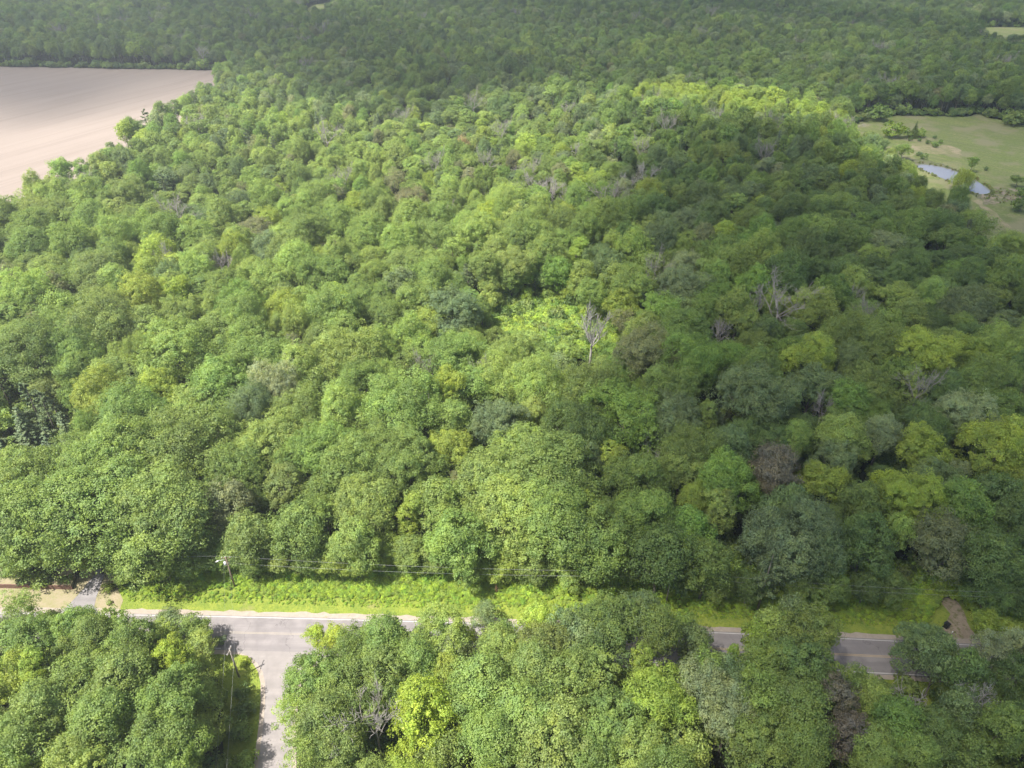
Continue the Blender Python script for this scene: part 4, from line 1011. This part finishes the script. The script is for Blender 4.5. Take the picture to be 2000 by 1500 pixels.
# raised planting bed behind the wall
bed = [P(-60, 1146), P(142, 1150), P(150, 1128), P(140, 1112), P(-60, 1108)]
bv = [(x, y, 1.05) for x, y in bed]+[(x, y, 0) for x, y in bed]
bd = link('earth_bank', mesh_np('earth_bank', bv, [[0, 1, 2, 3, 4]]+[[i, (i+5), (i+1) % 5+5, (i+1) % 5] for i in range(5)], (M['dry'],))); tag(bd, kind='structure')
# refuse bin at the dirt track
bx, by = P(1847, 1226)
e = bpy.data.objects.new('refuse_bin', None); COL.objects.link(e); e.location = (bx, by, 0); e.rotation_euler = (0, 0, .5)
tag(e, 'black wheeled refuse bin standing in the brush beside the dirt track', 'bin')
t = Tubes(); v_ = [(-.32, -.36, .05), (.32, -.36, .05), (.32, .36, .05), (-.32, .36, .05), (-.42, -.46, 1.25), (.42, -.46, 1.25), (.42, .46, 1.25), (-.42, .46, 1.25)]
t.v = v_; t.n = 8; t.f = [[0, 3, 2, 1], [4, 5, 6, 7], [0, 1, 5, 4], [1, 2, 6, 5], [2, 3, 7, 6], [3, 0, 4, 7]]; part('bin_body', t, M['black'], e, False)
t = Tubes(); t.box((0, 0, 1.30), (.92, 1.0, .08)); t.box((0, .5, 1.26), (.7, .1, .06)); part('lid', t, M['black'], e, False)
for sx in (-1, 1):
    t = Tubes(); t.tube([(sx*.36, .42, .14), (sx*.44, .42, .14)], [.14, .14], 12); part('wheel', t, M['black'], e)
# white marker post
mx0, my0 = P(1858, 1239); e = bpy.data.objects.new('marker_post', None); COL.objects.link(e); e.location = (mx0, my0, 0)
tag(e, 'short white marker post at the mouth of the dirt track', 'marker post')
t = Tubes(); t.tube([(0, 0, 0), (0, 0, .8)], [.05, .05], 8); part('post_shaft', t, M['white'], e)
t = Tubes(); t.tube([(0, 0, .8), (0, 0, .86), (0, 0, .95)], [.13, .14, .05], 8); part('post_cap', t, M['white'], e)
# heap of cut branches by the track
r = np.random.default_rng(77); t = Tubes(); cx, cy = P(1768, 1176)
for i in range(46):
    a = r.uniform(0, 6.28); p = np.array([cx+r.normal(0, 1.6), cy+r.normal(0, 1.0), r.uniform(.1, .9)]); d = np.array([math.cos(a), math.sin(a)*.6, r.uniform(-.1, .35)]); ln = r.uniform(1.2, 3.4)
    t.tube([p, p+d*ln*.5+r.normal(0, .1, 3), p+d*ln], [.07, .05, .02], 5)
tag(link('brush_pile', t.mesh('brush_pile', M['twig'])), 'heap of cut bare branches at the wood edge beside the dirt track', 'brush pile')
# reddish dead sapling in the brush
t = Tubes(); r = np.random.default_rng(78); branchy(t, r, (0, 0, 0), (0, 0, 1), 1.6, .09, 0, 3, .5, .3, 3, .03)
M['red'] = plain_mat('rust_dead_leaves', (.42, .22, .13), (.52, .32, .22), 3.0, .9)
sx, sy = P(970, 1160); o = link('dead_sapling', t.mesh('dead_sapling', M['red']), loc=(sx, sy, 0)); tag(o, 'small rust coloured dead sapling in the bright verge brush', 'sapling')

# ------------------------------------------------------------------ clouds (high above, outside the frame): they cast the shade
def smooth(a, b, x): t = np.clip((x-a)/(b-a), 0, 1); return t*t*(3-2*t)
BASE = 620.0; shift = SUN_DIR*(BASE/SUN_DIR.z)
gx, gy = np.meshgrid(np.arange(-1500, 1700, 14.0), np.arange(-260, 1900, 14.0), indexing='ij')
def G(pts, z=14): return [P(u, v, z) for u, v in pts]
# outline of the lit ground, read off the photograph
LIT = G([(1265, 1500), (1225, 1250), (1200, 1060), (1160, 960), (1130, 860), (1135, 760), (1190, 680), (1205, 600), (1150, 520), (1130, 440), (1150, 330),
         (1215, 260), (1240, 190), (1150, 172), (1000, 185), (850, 215), (720, 195), (560, 165), (450, 150), (380, 165), (0, 215)])
LIT += [(-1600, 420), (-1600, -300), P(1420, 1900), P(1400, 1600)]
LIT2 = G([(1240, 178), (1420, 168), (1540, 176), (1640, 215), (1720, 240), (1770, 280), (1740, 300), (1700, 275), (1600, 235), (1450, 205), (1240, 215)])
LIT3 = G([(1235, 1320), (1330, 1330), (1345, 1400), (1330, 1520), (1240, 1520)])
sd = np.full(gx.shape, -1e9)
for pl in (LIT, LIT2, LIT3):
    d = seg_dist(pl, gx, gy); d = np.where(inside(pl, gx, gy), d, -d); sd = np.maximum(sd, d)
wob = np.clip(gy/250, .35, 1.2)*(10*np.sin(gx/63+1)*np.cos(gy/71)+8*np.sin((gx+gy)/37)+5*np.cos((gx-gy)/23))
edge = np.minimum.reduce([gx+1480, 1660-gx, gy+240, 1860-gy])
wid = 16+.085*np.maximum(gy, 0)+110*smooth(-130, -230, gx)
th = smooth(.12, -1, (sd+wob*.8)/wid)*(70+25*np.sin(gx/140)*np.cos(gy/170)+14*np.sin(gx/51+gy/64))*smooth(0, 60, edge)
th *= 1-smooth(420, 640, gy)*(.22+.22*np.sin(gx/120+.5)*np.sin(gy/95+gx/300)+.12*np.sin(gx/47)*np.cos(gy/39))
th = np.maximum(th, 0)
X = gx+shift.x; Y = gy+shift.y; nx, ny = gx.shape
on = th > 0.4
idt = np.full(gx.shape, -1); cellok = on[:-1, :-1] | on[1:, :-1] | on[:-1, 1:] | on[1:, 1:]
use = np.zeros(gx.shape, bool); use[:-1, :-1] |= cellok; use[1:, :-1] |= cellok; use[:-1, 1:] |= cellok; use[1:, 1:] |= cellok
idt[use] = np.arange(use.sum()); nb = int(use.sum())
top = np.stack([X[use], Y[use], BASE+th[use]*.8+.05], 1); bot = np.stack([X[use], Y[use], BASE-th[use]*.2-.05], 1)
ci, cj = np.nonzero(cellok); a_, b_, c_, d_ = idt[ci, cj], idt[ci+1, cj], idt[ci+1, cj+1], idt[ci, cj+1]
fc = [np.stack([a_, b_, c_, d_], 1), np.stack([a_, d_, c_, b_], 1)+nb]
pad = np.zeros((nx+1, ny+1), bool); pad[1:-1, 1:-1] = cellok
for (di, dj, e0, e1) in ((-1, 0, (0, 0), (0, 1)), (1, 0, (1, 1), (1, 0)), (0, -1, (1, 0), (0, 0)), (0, 1, (0, 1), (1, 1))):
    msk = ~pad[ci+1+di, cj+1+dj]
    s_ = idt[ci[msk]+e0[0], cj[msk]+e0[1]]; t_ = idt[ci[msk]+e1[0], cj[msk]+e1[1]]
    fc.append(np.stack([s_, t_, t_+nb, s_+nb], 1))
m, nt, N, L = new_mat('cloud_vapour'); out = N.new('ShaderNodeOutputMaterial'); vs = N.new('ShaderNodeVolumeScatter')
vs.inputs['Color'].default_value = (.98, .98, 1, 1); vs.inputs['Density'].default_value = 0.027; vs.inputs['Anisotropy'].default_value = 0.5
L.new(vs.outputs[0], out.inputs['Volume'])
cl = link('cloud', mesh_np('cloud', np.concatenate([top, bot]), np.concatenate(fc), (m,), smooth=True)); tag(cl, 'wide flat cloud drifting above the wood', 'cloud', kind='structure')

# ------------------------------------------------------------------ haze
m, nt, N, L = new_mat('haze_air'); out = N.new('ShaderNodeOutputMaterial'); vs = N.new('ShaderNodeVolumePrincipled')
vs.inputs['Color'].default_value = (.86, .92, 1, 1); vs.inputs['Density'].default_value = 0.00021; vs.inputs['Anisotropy'].default_value = 0.2
L.new(vs.outputs[0], out.inputs['Volume'])
t = Tubes(); t.box((0, 4500, 69), (18400, 15600, 140))
hz = link('haze', t.mesh('haze', m, False)); tag(hz, 'thin pale haze in the air over the whole wood', 'haze', kind='stuff')
